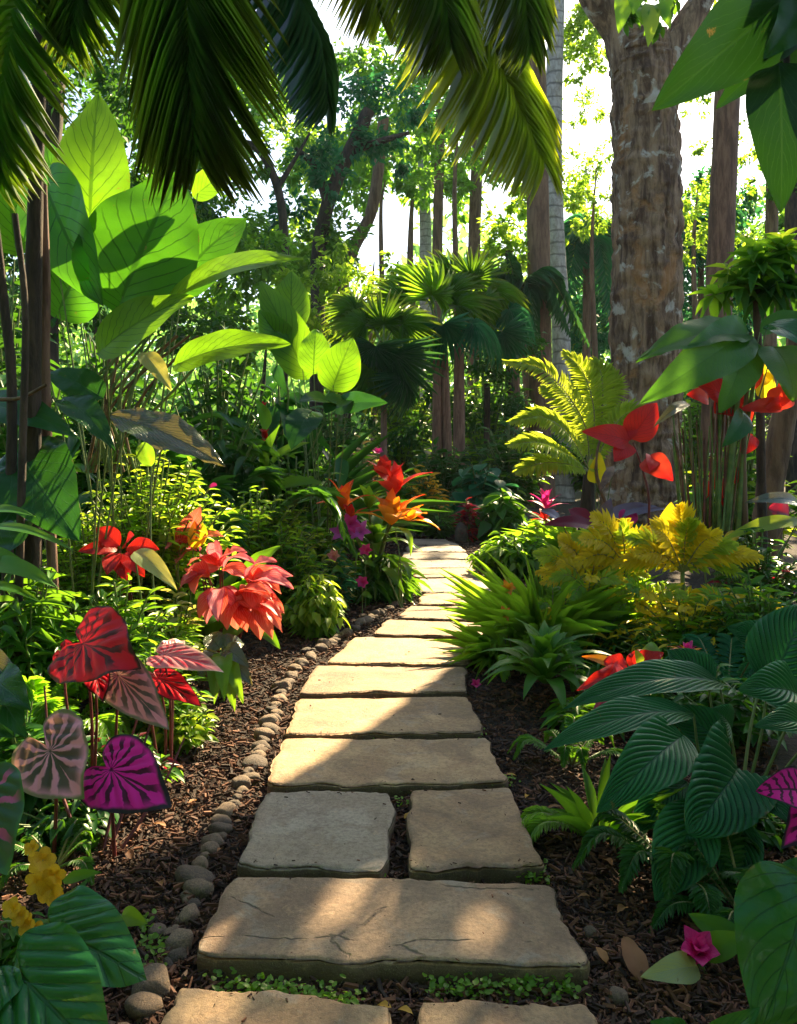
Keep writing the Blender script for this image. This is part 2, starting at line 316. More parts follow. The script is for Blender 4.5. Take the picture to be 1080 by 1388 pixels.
def frond_arrays(pts, nl, ll, lw, ang0=75, ang1=30, droop=.3, side_up=.25, jitter=.08, start=.12, hint=None, prof=None, two=True):
    """leaflets of a feather leaf along a curve; returns pos, dir, norm, len, wid and the curve"""
    c = bez(pts, 60); tn = unit(np.gradient(c, axis=0)); s = np.linspace(start, .995, nl); idx = s * 59
    pos = np.stack([np.interp(idx, np.arange(60), c[:, k]) for k in range(3)], 1); t = unit(np.stack([np.interp(idx, np.arange(60), tn[:, k]) for k in range(3)], 1))
    up = np.array(hint if hint is not None else (0, 0, 1), float); sd = unit(np.cross(t, up) + 1e-6); n = np.cross(sd, t)
    prof = prof or (lambda x: np.clip(np.sin(np.pi * (.12 + .80 * x)), .12, 1))
    q = (s - start) / (1 - start); ang = np.radians(ang0 + (ang1 - ang0) * q); L = ll * prof(q); out = [[], [], [], [], []]
    for sg in ((1, -1) if two else (1,)):
        a = ang + rng.normal(0, jitter, nl)
        d = sd * sg * np.sin(a)[:, None] + t * np.cos(a)[:, None] + n * side_up + rng.normal(0, jitter * .5, (nl, 3)); d = unit(d); d[:, 2] -= droop; d = unit(d)
        for o, x in zip(out, (pos, d, n + sd * sg * -.3, L * rng.uniform(.9, 1.08, nl), np.full(nl, lw) * (.5 + .5 * prof(q)))): o.append(x)
    return [np.concatenate(x) for x in out], c
def frond(parent, pts, nl, ll, lw, mat, rmat=None, rr=.012, T=None, name='frond', **kw):
    (p, d, n, l, w_), c = frond_arrays(pts, nl, ll, lw, **kw)
    o = scatter(name, T or T_BLADE, p, d, n, l, w_, mat, parent)
    if rmat:
        v, f = tube(c, [rr, rr * .7, rr * .25], 6); mesh_obj('rachis', v, f, rmat, o)
    return o
# ---------------------------------------------------------------- palette
BARK_BIG = barkmat('old_bark', (.085, .042, .022), (.36, .225, .125), (8, 8, 1.5), (.42, .20, .07), 1.3, .54, lichen=(.56, .50, .40), bump=1.0)
BARK_BROWN = barkmat('brown_bark', (.10, .055, .032), (.22, .13, .075), (12, 12, 2), None, bump=.5)
BARK_PALE = barkmat('pale_ringed_bark', (.30, .28, .25), (.52, .50, .46), (10, 10, 5), (.22, .19, .16), 2.0, .62, rings=3.2, bump=.5)
BARK_DARK = barkmat('dark_bark', (.022, .014, .009), (.08, .048, .03), (14, 14, 3), None, bump=.6)
BARK_PALM = barkmat('palm_bark', (.14, .07, .045), (.28, .155, .10), (18, 18, 2.5), None, bump=.6)
STALK_G = plainmat('green_stalk', (.07, .13, .03), (.16, .20, .05), 14, .5)
STALK_B = plainmat('brown_stalk', (.09, .045, .02), (.20, .11, .05), 14, .6)
STALK_R = plainmat('red_stalk', (.08, .015, .015), (.20, .035, .03), 14, .5)
RACHIS = plainmat('rachis', (.16, .17, .05), (.28, .24, .09), 20, .5)
SLAB = stonemat('sandstone', (.31, .19, .10), (.48, .325, .175), (.37, .28, .195))
SLAB_C = stonemat('cracked_sandstone', (.20, .125, .078), (.37, .25, .155), (.25, .215, .175), crack=True)
SLAB_G = stonemat('grey_sandstone', (.28, .225, .165), (.37, .32, .255), (.22, .165, .115))
SIDE = stonemat('shade_tinted_stone_side', (.10, .068, .042), (.17, .115, .07), (.06, .042, .027))  # slab sides coloured darker: contact shade put into the stone colour
COBBLE = stonemat('cobble', (.12, .10, .085), (.30, .22, .15), (.17, .15, .135), 9, .6, var=((.42, .40, .40), (1.35, 1.2, 1.0)))
SOIL = plainmat('soil', (.014, .008, .005), (.04, .022, .013), 30, .95, bump=1)
MULCH = plainmat('bark_mulch', (.016, .006, .003), (.17, .066, .030), 20, .85, attr=True)
LG = lambda n, c, c2=None, **k: leafmat(n, c, c2, **k)
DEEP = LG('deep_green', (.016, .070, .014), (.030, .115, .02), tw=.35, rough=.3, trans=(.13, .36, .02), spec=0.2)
MIDG = LG('mid_green', (.030, .115, .015), (.06, .19, .022), tw=.42, trans=(.26, .56, .02), spec=0.2)
TEAL = LG('teal_green', (.012, .09, .04), (.03, .15, .065), tw=.35, rough=.35, trans=(.10, .48, .13), spec=0.2)
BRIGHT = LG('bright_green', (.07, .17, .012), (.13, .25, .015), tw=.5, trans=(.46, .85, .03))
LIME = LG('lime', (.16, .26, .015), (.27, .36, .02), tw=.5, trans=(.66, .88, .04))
GOLD = LG('golden', (.58, .38, .008), (.75, .56, .015), tw=.5, trans=(1, .80, .02))
OLIVE = LG('far_green', (.030, .10, .012), (.06, .17, .018), tw=.5, trans=(.38, .78, .05))
FARW = LG('far_wood_green', (.05, .16, .05), (.10, .26, .07), tw=.5, trans=(.45, .85, .18))
FARY = LG('far_yellow_green', (.07, .18, .012), (.15, .27, .015), tw=.55, trans=(.58, .90, .05))
PALMG = LG('palm_green', (.024, .10, .014), (.045, .155, .018), tw=.45, rough=.3, trans=(.30, .60, .02), tipc=(.15, .20, .012))
PALMB = LG('palm_blue_green', (.015, .06, .025), (.035, .10, .04), tw=.3, rough=.28, trans=(.12, .36, .06), spec=0.2)
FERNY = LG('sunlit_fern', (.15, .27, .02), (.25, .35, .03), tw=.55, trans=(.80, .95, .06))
ELEPH = LG('elephant_ear', (.045, .16, .010), (.08, .22, .014), tw=.52, rough=.32, trans=(.32, .68, .015), vein=(.02, .085, .006), nv=9, slant=.38, vw=.06, mid=0.045, vs=0.8, bump=.3, wobv=.035, blem=0.7)
ELEPH_D = LG('elephant_ear_dark', (.035, .13, .012), (.05, .16, .014), tw=.45, rough=.3, trans=(.12, .40, .014), vein=(.012, .055, .006), nv=9, slant=.38, vw=.06, mid=0.045, vs=0.8, bump=.3, wobv=.035, blem=0.7)  # darker, less translucent variant of the elephant ear green
PALM_Y = LG('sun_tinted_palm', (.12, .23, .014), (.19, .28, .016), tw=.6, rough=.36, trans=(.80, 1, .03), tipc=(.36, .40, .012))  # paler, yellower palm green: sunlight on the fronds put into their colour
BROAD_D = LG('dark_broad_leaf', (.014, .064, .016), (.024, .10, .022), trans=(.06, .24, .02), tw=.3, rough=.24, vein=(.05, .14, .05), nv=8, slant=.4, vw=.05, mid=.03, vs=.5, bump=.4, blem=0.7, spec=0.2)
BROAD_S = LG('silver_sheen_leaf', (.05, .085, .06), (.09, .13, .09), tw=.25, rough=.22, vein=(.02, .05, .03), nv=14, slant=.5, vw=.12, bump=.6, spec=0.5, blem=0.7)
PHILO = LG('glossy_heart_leaf', (.012, .095, .018), (.02, .13, .024), wobv=.02, spec=0.32, tw=.22, rough=0.2, vein=(.006, .04, .014), nv=6, slant=.55, vw=.05, mid=.025, vs=.6, bump=.5, blem=0.7)
QUILT = LG('quilted_leaf', (.014, .10, .034), (.03, .145, .045), wobv=0, tw=.22, rough=.36, vein=(.006, .035, .02), nv=12, slant=.42, vw=.10, mid=.025, vs=.75, bump=.5, trans=(.06, .36, .10), blem=0.7, spec=0.2)
BANANA = LG('banana_green', (.03, .11, .016), (.05, .15, .02), tw=.42, rough=.35, vein=(.06, .17, .03), nv=22, slant=.2, vw=.1, mid=.035, vs=.5, trans=(.18, .48, .03), blem=0.7, spec=0.2)
HANG = LG('hanging_dark_leaf', (.015, .055, .010), (.022, .075, .012), tw=.3, rough=.4, vein=(.04, .10, .02), nv=9, slant=.5, vw=.05, trans=(.022, .085, .006), vs=.5, blem=0.7)
CAL_R = LG('red_caladium', (.58, .006, .012), (.68, .010, .025), tw=0.22, trans=(.85, .03, .06), vein=(.03, .012, .010), nv=6, slant=.10, vw=0.17, mid=0.03, vs=.95, edge=(.05, .02, .012), ew=0.05, blem=0, rough=0.42, spec=0.14)
CAL_M = LG('magenta_caladium', (.70, .012, .26), (.80, .02, .34), tw=0.2, trans=(.8, .03, .35), vein=(.030, .012, .022), nv=7, slant=.10, vw=0.18, mid=.05, vs=.95, edge=(.03, .022, .03), ew=0.08, blem=0, rough=0.42, spec=0.14)
CAL_P = LG('pink_green_caladium', (.85, .26, .33), (.90, .36, .42), tw=0.2, trans=(.85, .42, .34), vein=(.010, .055, .018), nv=6, slant=.10, vw=0.32, mid=.03, vs=.97, edge=(.16, .20, .06), ew=.07, blem=0.1, rough=0.42, spec=0.14)
CAL_S = LG('pink_grey_caladium', (.80, .24, .29), (.85, .34, .36), tw=0.25, trans=(.8, .45, .35), vein=(.045, .06, .045), nv=9, slant=.10, vw=0.28, mid=.03, vs=1.0, edge=(.14, .15, .08), ew=0.06, blem=0.1, rough=0.42, spec=0.14)
CAL_W = LG('white_pink_caladium', (.66, .20, .22), (.75, .42, .38), tw=0.3, trans=(.9, .45, .45), vein=(.62, .03, .06), nv=7, slant=.10, vw=0.2, mid=.05, vs=.9, edge=(.6, .4, .3), ew=.06)
CAL_E = LG('green_pink_centre', (.02, .07, .03), (.03, .09, .035), tw=.25, rough=.28, vein=(.55, .10, .22), nv=4, slant=.10, vw=.13, mid=.06, vs=.9, edge=(.06, .16, .03), ew=.06)
POINK = LG('pink_bract', (.68, .09, .15), (.80, .24, .27), tw=.42, trans=(.95, .2, .22), vein=(.80, .40, .38), nv=8, slant=.6, vw=.16, mid=.05, vs=.6, edge=(.55, .05, .10), ew=.12)
POINS = LG('coral_bract', (.58, .025, .035), (.70, .07, .05), tw=.45, trans=(.95, .12, .06), vein=(.78, .28, .26), nv=7, slant=.6, vw=.14, mid=.05, vs=.6, tipc=(.72, .16, .08))
REDL = LG('red_leaf', (.42, .01, .015), (.56, .02, .015), tw=.45, trans=(.95, .035, .02), vein=(.30, .005, .008), nv=9, slant=.4, vw=.08, vs=.6, blem=0.4)
MAROON = LG('maroon_leaf', (.10, .01, .02), (.20, .015, .035), tw=.35, trans=(.6, .03, .08))
PINKF = LG('magenta_petal', (.55, .012, .16), (.70, .03, .24), tw=.45, trans=(.9, .04, .3), vein=(.40, .005, .10), nv=7, slant=.3, vw=.08, vs=.4)
PURPF = LG('orchid_petal', (.48, .05, .38), (.60, .12, .46), tw=.4, trans=(.8, .15, .6))
ORANGE = LG('orange_bract', (.70, .13, .008), (.75, .22, .01), tw=.5, trans=(1, .30, .015), tipc=(.72, .045, .008))
ORANGE2 = LG('yellow_orange_bract', (.70, .30, .01), (.75, .38, .012), tw=.5, trans=(1, .50, .02), tipc=(.75, .17, .008))
SCARL = LG('scarlet_bract', (.66, .025, .012), (.75, .06, .012), tw=.5, trans=(1, .09, .03), tipc=(.60, .012, .012))
YELLF = LG('yellow_petal', (.70, .36, .01), (.78, .46, .015), tw=.4, trans=(.95, .6, .03), spots=(.42, .13, .01))
PURPL = LG('purple_grey_leaf', (.07, .06, .085), (.13, .11, .14), tw=.25, rough=.25, trans=(.3, .12, .2), spec=.8)
PALEL = LG('pale_leaf', (.22, .30, .12), (.30, .38, .18), tw=.4, vein=(.36, .42, .24), nv=7, vw=.07, blem=0.7)
CREAM = LG('variegated_leaf', (.40, .45, .16), (.5, .52, .24), tw=.4, edge=(.05, .15, .03), ew=.3)
DRY = LG('dry_leaf', (.16, .07, .03), (.34, .16, .05), tw=.2, rough=.7)
DRYY = LG('dry_yellow_leaf', (.45, .22, .02), (.55, .32, .05), tw=.3, rough=.6)

# ---------------------------------------------------------------- ground
nx, ny = 90, 120
xs = np.sign(np.linspace(-1, 1, nx)) * np.abs(np.linspace(-1, 1, nx)) ** 3 * 150; ys = -30 + 280 * np.linspace(0, 1, ny) ** 2.2
gx, gy = np.meshgrid(xs, ys); gz = np.array([[.05 * noise.noise(Vector((x * .25, y * .25, 0))) * min(1, abs(y - 5) / 20) - .012 for x in xs] for y in ys])
fs = np.array([(j * nx + i, j * nx + i + 1, (j + 1) * nx + i + 1, (j + 1) * nx + i) for j in range(ny - 1) for i in range(nx - 1)])
g = mesh_obj('ground', np.stack([gx, gy, gz], -1).reshape(-1, 3), fs, SOIL); tag(g, kind='structure')

# ---------------------------------------------------------------- stepping stones
SLABS = []
def slab(label, q, mat=SLAB, hs=.062, sd=0, notch=None):
    c = [np.array(G(*p, hs)) for p in q]                       # TL TR BR BL
    def axis(n): return np.concatenate([[-1, -.985, -.955], np.linspace(-.9, .9, n), [.955, .985, 1]])
    A, B = axis(40), axis(18); ctr = sum(c) / 4; vs = []
    t = thing('stepping_stone', label, 'stepping stone', (ctr[0], ctr[1], 0), 'stone slabs of the garden path')
    bil = lambda s, r: (c[0] * (1 - s) * (1 - r) + c[1] * s * (1 - r) + c[2] * s * r + c[3] * (1 - s) * r)
    nA, nB = len(A), len(B); grid = np.zeros((nB, nA, 3))
    for j, b in enumerate(B):
        for i, a in enumerate(A):
            k = 1 - .035 * (abs(a) ** 14) * (abs(b) ** 14)
            p = bil((a * k + 1) / 2, (b * k + 1) / 2)
            e = max(abs(a), abs(b)) ** 8; n = Vector((p[0] * 4 + sd, p[1] * 4, sd))
            d = p - ctr; d[2] = 0; ln = np.linalg.norm(d) + 1e-6
            jit = .030 * noise.noise(n) + .017 * noise.noise(n * 3.1) + .010 * noise.noise(n * 9) - .016 * max(0, noise.noise(n * 5.3) - .3)
            p = p + d / ln * jit * e
            z = .007 * noise.noise(Vector((p[0] * 3, p[1] * 3, sd))) + .003 * noise.noise(Vector((p[0] * 14, p[1] * 14, sd)))
            m = max(abs(a), abs(b)); z -= .009 if m >= .999 else (.002 if m > .98 else 0)
            p[2] += z; grid[j, i] = p
    vs = list(grid.reshape(-1, 3)); fs = [(j * nA + i, (j + 1) * nA + i, (j + 1) * nA + i + 1, j * nA + i + 1) for j in range(nB - 1) for i in range(nA - 1)]
    fs = [f[::-1] for f in fs]
    ring = [(0, i) for i in range(nA)] + [(j, nA - 1) for j in range(1, nB)] + [(nB - 1, i) for i in range(nA - 2, -1, -1)] + [(j, 0) for j in range(nB - 2, 0, -1)]
    prev = [j * nA + i for j, i in ring]
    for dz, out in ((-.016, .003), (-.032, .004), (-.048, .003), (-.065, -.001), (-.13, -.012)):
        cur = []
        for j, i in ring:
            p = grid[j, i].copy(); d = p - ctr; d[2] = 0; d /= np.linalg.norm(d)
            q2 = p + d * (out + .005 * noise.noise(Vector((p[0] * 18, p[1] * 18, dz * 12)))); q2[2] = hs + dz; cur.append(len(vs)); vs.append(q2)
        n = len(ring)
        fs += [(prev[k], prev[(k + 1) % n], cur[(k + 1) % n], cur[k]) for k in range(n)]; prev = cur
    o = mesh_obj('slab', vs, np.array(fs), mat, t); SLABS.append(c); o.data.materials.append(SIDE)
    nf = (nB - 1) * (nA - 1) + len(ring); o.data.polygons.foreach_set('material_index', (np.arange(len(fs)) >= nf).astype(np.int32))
    return t
S = slab
S('nearest brown stone slab left of the gap at the bottom of the path', [(240, 1331), (530, 1364), (542, 1520), (165, 1520)], sd=1)
S('nearest brown stone slab right of the gap, partly out of view', [(572, 1357), (800, 1359), (870, 1520), (546, 1520)], sd=2)
S('large wide cracked brown stone slab with patches of sun at the path front', [(318, 1186), (742, 1199), (798, 1308), (256, 1292)], SLAB_C, .07, 3)
S('grey toned left slab of the split pair in the path', [(362, 1072), (533, 1073), (517, 1176), (320, 1172)], SLAB_G, .066, 4)
S('brown right slab of the split pair in the path', [(558, 1070), (690, 1067), (735, 1170), (553, 1178)], SLAB, .066, 5)
S('wide tan slab half lit by sun just behind the split pair', [(385, 1001), (658, 1000), (689, 1058), (360, 1063)], SLAB, .06, 6)
for k, (q, lb) in enumerate([
    ([(404, 946), (633, 943), (656, 991), (387, 994)], 'tan path slab, second one behind the split pair'),
    ([(428, 902), (632, 904), (633, 936), (402, 939)], 'tan path slab, third one behind the split pair'),
    ([(478, 863), (650, 867), (638, 898), (442, 898)], 'sunny tan path slab, fourth one behind the split pair'),
    ([(527, 839), (655, 844), (654, 863), (506, 859)], 'sunny thin path slab, fifth one behind the split pair'),
    ([(556, 821), (681, 822), (672, 841), (538, 837)], 'path slab level with the grassy plant, sixth behind the split pair'),
    ([(572, 804), (684, 804), (684, 819), (566, 818)], 'path slab beside the orange bromeliads, seventh behind the split pair'),
    ([(563, 784), (655, 783), (682, 801), (570, 802)], 'greyish wedge shaped path slab where the path bends, eighth behind the split pair'),
    ([(557, 771), (640, 769), (650, 782), (561, 782)], 'thin grey path slab before the round bush, ninth behind the split pair'),
    ([(546, 758), (640, 759), (642, 769), (548, 770)], 'thin grey path slab beside the round bush, tenth behind the split pair'),
    ([(546, 748), (632, 749), (640, 757), (544, 757)], 'thin pale path slab, third one from the far end of the path'),
    ([(552, 739), (622, 740), (632, 747), (550, 747)], 'thin pale path slab, last but one at the far end'),
    ([(555, 730), (604, 731), (622, 738), (553, 738)], 'small pale path slab at the very far end of the path')]):
    S(lb, q, (SLAB, SLAB, SLAB, SLAB, SLAB, SLAB, SLAB_G, SLAB, SLAB_G, SLAB_G, SLAB_G, SLAB_G)[k], .055 if k < 4 else .046, 10 + k)

# ---------------------------------------------------------------- cobbles edging the path
def stone_mesh(sd, sx, sy, sz, n=14):
    vs, fs = [], []
    for i in range(n + 1):
        th = math.pi * i / n
        for j in range(n * 2):
            ph = math.pi * j / n; d = Vector((math.sin(th) * math.cos(ph), math.sin(th) * math.sin(ph), math.cos(th)))
            r = 1 + .22 * noise.noise(d * 1.1 + Vector((sd, 0, 0))) + .06 * noise.noise(d * 3 + Vector((0, sd, 0)))
            q = [math.copysign(abs(x) ** .82, x) for x in d]; vs.append((q[0] * r * sx, q[1] * r * sy, q[2] * r * sz))
    m = n * 2
    fs = np.array([(i * m + j, (i + 1) * m + j, (i + 1) * m + (j + 1) % m, i * m + (j + 1) % m) for i in range(n) for j in range(m)])
    return vs, fs
protos = []
for k in range(7):
    v, f = stone_mesh(k * 7.3, random.uniform(.9, 1.25), random.uniform(.75, 1), random.uniform(.6, .8)); o = mesh_obj('border_stone', v, f, COBBLE); protos.append(o)
edge = [(170, 1420), (200, 1362), (226, 1316), (244, 1262), (262, 1215), (283, 1160), (306, 1115), (324, 1080), (342, 1040), (357, 1008), (369, 975), (381, 945), (395, 918), (418, 893), (448, 873), (480, 853), (508, 836), (535, 822), (556, 811)]
ew = [np.array(G(x, y)) for x, y in edge]; ec = bez(ew, 600); dist = np.concatenate([[0], np.cumsum(np.linalg.norm(np.diff(ec, axis=0), axis=1))])
SEC = [(2.45, 'dark grey rounded cobble in the edging row beside the nearest slabs'), (2.95, 'dark grey rounded cobble in the edging row beside the wide cracked slab'), (3.65, 'brown rounded cobble in the edging row beside the grey split slab'),
       (4.9, 'sunlit tan cobble in the edging row beside the half lit slab behind the pair'), (6.2, 'small tan cobble in the edging row where the path starts to bend'), (99, 'tiny tan cobble at the far end of the edging row under the bromeliads')]
s = 0; used = set(); ki = 0
while s < dist[-1]:
    p = np.array([np.interp(s, dist, ec[:, k]) for k in range(3)]); r = .019 + .036 * random.random() ** 1.3 * (1.15 if p[1] < 2.9 else .95)
    for rep in range(2 if random.random() < .1 else 1):
        src = protos[ki % 7]; o = src if ki < 7 else src.copy()
        if ki >= 7: col.objects.link(o)
        o.location = (p[0] + random.uniform(-.02, .02) - rep * r * 1.9, p[1] + random.uniform(-.015, .015), r * random.uniform(.12, .42)); o.scale = (r * random.uniform(.85, 1.2), r * random.uniform(.85, 1.15), r); o.rotation_euler = (random.uniform(-.3, .3), random.uniform(-.3, .3), random.uniform(0, 6))
        tag(o, next(l for z, l in SEC if p[1] < z), 'cobble', 'cobbles edging the left of the path'); ki += 1
    s += r * random.uniform(1.3, 1.75)
for px, py, r in ((286, 1318, .028), (800, 1268, .022), (838, 1358, .03), (812, 1300, .018)):
    o = protos[ki % 7].copy(); col.objects.link(o); ki += 1; p = G(px, py); o.location = (p.x, p.y, r * .5); o.scale = (r, r, r)
    tag(o, 'small loose grey pebble lying by the nearest slabs' if px < 400 else 'small loose pebble on the mulch right of the cracked slab', 'pebble', 'loose pebbles on the mulch'); o.name = 'pebble'

# ---------------------------------------------------------------- bark mulch
def inside(px, py, q):
    r = np.zeros(len(px), bool)
    for i in range(4):
        a, b = q[i], q[(i + 1) % 4]; cnd = ((a[1] > py) != (b[1] > py)) & (px < (b[0] - a[0]) * (py - a[1]) / (b[1] - a[1] + 1e-12) + a[0]); r ^= cnd
    return r
n = 150000
yy = 1.9 + 11 * rng.random(n) ** 1.8; xx = rng.uniform(-1, 1, n) * (.62 + .30 * np.minimum(yy, 7))
ok = np.ones(n, bool)
for c in SLABS: ok &= ~inside(xx, yy, c)
xx, yy = xx[ok], yy[ok]; n = len(xx)
Tchip = (np.array([(-.5, 0, 0), (.5, 0, 0), (.4, 1, 0), (-.35, 1, 0), (-.42, .08, .22), (.4, .04, .25), (.3, .9, .2), (-.3, .95, .18)]), np.array([(4, 5, 6, 7), (0, 1, 5, 4), (1, 2, 6, 5), (2, 3, 7, 6), (3, 0, 4, 7)]), np.zeros((8, 2)))
th = rng.uniform(0, 6.28, n); d = np.stack([np.cos(th), np.sin(th), rng.normal(.08, .28, n)], 1); nr = np.stack([rng.normal(0, .35, n), rng.normal(0, .35, n), np.ones(n)], 1)
sz = (.006 + .034 * rng.random(n) ** 2.2) * (1 + .07 * yy)
zz_ = rng.uniform(-.012, .014, n)
for c in SLABS:                                            # crumbs kicked onto the stones, mostly near their edges
    k = 46; s_, r_ = rng.random(k), rng.random(k); e_ = rng.random(k) < .6; r_ = np.where(e_, np.where(rng.random(k) < .5, .03, .97) + rng.normal(0, .02, k), r_)
    q = c[0] * ((1 - s_) * (1 - r_))[:, None] + c[1] * (s_ * (1 - r_))[:, None] + c[2] * (s_ * r_)[:, None] + c[3] * ((1 - s_) * r_)[:, None]
    xx, yy, zz_ = np.concatenate([xx, q[:, 0]]), np.concatenate([yy, q[:, 1]]), np.concatenate([zz_, q[:, 2] + .001])
    t2 = rng.uniform(0, 6.28, k); d = np.concatenate([d, np.stack([np.cos(t2), np.sin(t2), 0 * t2], 1)]); nr = np.concatenate([nr, np.tile((0, 0, 1.), (k, 1))]); sz = np.concatenate([sz, .004 + .014 * rng.random(k) ** 3])
n = len(xx)
m = scatter('bark_mulch', Tchip, np.stack([xx, yy, zz_], 1), d, nr, sz, sz * rng.uniform(.10, .34, n), MULCH, rnd=rng.random(n) ** 1.8)
m.data.polygons.foreach_set('use_smooth', np.zeros(len(m.data.polygons), bool)); tag(m, 'dark brown shredded bark mulch covering the beds beside the path', kind='stuff')

# ---------------------------------------------------------------- ground cover in the joints
pts = []
def joint(a, b, n, h=.0, sp=.02):
    a, b = np.array(G(*a)), np.array(G(*b)); cl = rng.random(max(2, n // 16)); t = np.clip(rng.choice(cl, n) + rng.normal(0, .03, n), 0, 1)
    q = a + (b - a) * t[:, None]; q[:, :2] += rng.normal(0, sp, (n, 2)); q[:, 2] = rng.uniform(.005, .045, n) + h; pts.append(q)
for a, b, n in [((285, 1345), (520, 1375), 240), ((590, 1352), (790, 1350), 260), ((300, 1345), (500, 1372), 120), ((330, 1187), (520, 1192), 70), ((610, 1190), (735, 1195), 190), ((370, 1072), (540, 1073), 60), ((560, 1068), (690, 1066), 90), ((395, 1003), (655, 1001), 200), ((420, 946), (630, 943), 170),
                ((440, 903), (640, 905), 120), ((480, 866), (650, 868), 60), ((196, 1258), (215, 1330), 90), ((655, 1080), (700, 1060), 40), ((545, 1090), (548, 1170), 14)]:
    joint(a, b, n)
q = np.concatenate(pts); n = len(q); th = rng.uniform(0, 6.28, n)
o = scatter('ground_cover', T_ROUND, q, np.stack([np.cos(th), np.sin(th), rng.uniform(-.2, .7, n)], 1), np.stack([rng.normal(0, .4, n), rng.normal(-.2, .4, n), np.ones(n)], 1), rng.uniform(.008, .022, n), rng.uniform(.008, .018, n), BRIGHT)
tag(o, 'tiny bright green creeping plants in the joints between the slabs', kind='stuff')

# ---------------------------------------------------------------- fallen leaves
fl = None
for px, py, L_, mt, lb in [(700, 1052, .05, 'y', ''), (716, 1078, .05, 'y', ''), (742, 1096, .06, 'd', ''), (762, 1140, .05, 'd', ''), (690, 1028, .05, 'd', ''), (705, 1010, .05, 'd', ''), (790, 1110, .06, 'd', ''), (820, 1165, .06, 'd', ''), (800, 1215, .05, 'd', ''), (848, 1230, .06, 'd', ''), (822, 1305, .06, 'd', ''),
                         (745, 1000, .05, 'd', ''), (868, 1330, .16, 'd', ''), (300, 1150, .04, 'd', ''), (225, 1120, .05, 'd', ''), (178, 1165, .06, 'd', ''), (215, 1195, .05, 'd', ''), (316, 1215, .03, 'd', ''), (556, 1150, .05, 'd', ''), (548, 1110, .05, 'y', ''), (470, 1180, .04, 'y', ''), (540, 1368, .05, 'y', ''), (512, 1362, .05, 'y', ''), (265, 1085, .05, 'd', ''), (240, 1040, .05, 'd', '')]:
    p = G(px, py, .02); a = random.uniform(0, 6.28); d = V(math.cos(a), math.sin(a), .15) * L_
    o = leaf('fallen_leaf', None, p, p + d, L_ * random.uniform(.35, .55), DRYY if mt == 'y' else DRY, 'ovate', .12, .3, (0, 0, 1), wave=.08, nu=8, nv=4)
    me = o.data; c0 = Vector(p); me.transform(Matrix.Translation(-c0)); o.location = c0
    tag(o, ('yellow' if mt == 'y' else 'dry brown') + ' fallen leaf lying ' + ('in a joint between slabs' if 330 < px < 660 else ('on the mulch left of the cobbles' if px < 330 else 'on the mulch right of the path')), 'fallen leaf', 'fallen leaves on the ground')
# ---------------------------------------------------------------- trees
def crown_points(clumps, n_per, squash=.75):
    ps, out = [], []
    for c, r in clumps:
        n = int(3.6 * n_per * r * r); k = max(4, int(n / 26)); tw = rng.normal(0, 1, (k, 3)); tw = unit(tw) * (rng.random((k, 1)) ** .45) * r; tw[:, 2] *= squash
        w_ = rng.integers(0, k, n); q = tw[w_] + rng.normal(0, r * .13, (n, 3)); ps.append(q + np.array(c)); out.append(unit(q) + rng.normal(0, .5, (n, 3)))
    return np.concatenate(ps), np.concatenate(out)
def crown(parent, clumps, n_per, size, mat, T=None, name='crown', hang=.35):
    p, d = crown_points(clumps, n_per); d[:, 2] -= hang; n = len(p)
    return scatter(name, T or T_FAR, p, d, np.stack([rng.normal(0, .6, n), rng.normal(0, .6, n), np.ones(n)], 1), size * rng.uniform(.6, 1.25, n), size * .55 * rng.uniform(.7, 1.2, n), mat, parent)
def tree(label, trunk, wpx, bark, clumps=(), z=15, leaf_mat=OLIVE, n_per=190, size=.2, sides=14, wob=.08, name='tree', limbs=(), cat='tree', group=None, flare=1.25, leaf_T=None, top=.88, ridge=0):
    """trunk: pixel points from the base up; clumps: (px, py, dz, r px)"""
    zs = [z + (q[2] if len(q) > 2 else 0) for q in trunk]
    pts = [P(q[0], q[1], zz) for q, zz in zip(trunk, zs)]
    base = V(pts[0].x, pts[0].y, -.05); pts = [base] + [q for q in pts if q.z > .3]
    t = thing(name, label, cat, (base.x, base.y, 0), group)
    r = M_(wpx, z) / 2; tube_obj('trunk', pts, [r * flare, r * 1.03, r, r * .97, r * (.97 + top) / 2, r * top], bark, t, sides, 220 if ridge else max(16, int(len(pts) * 9)), wob, random.random() * 50, ridge)
    for lm in limbs:
        q = [P(a[0], a[1], z + (a[3] if len(a) > 3 else 0)) for a in lm]; tube_obj('limb', q, [M_(lm[0][2], z) / 2, M_(lm[-1][2], z) / 2], bark, t, 10, 14, .12, random.random() * 9)
    if clumps:
        crown(t, [(P(c[0], c[1], z + c[2]), M_(c[3], z)) for c in clumps], n_per, size, leaf_mat, leaf_T)
    return t
def M_(n, z): return n / F * z
GT = 'tall trees behind the garden'
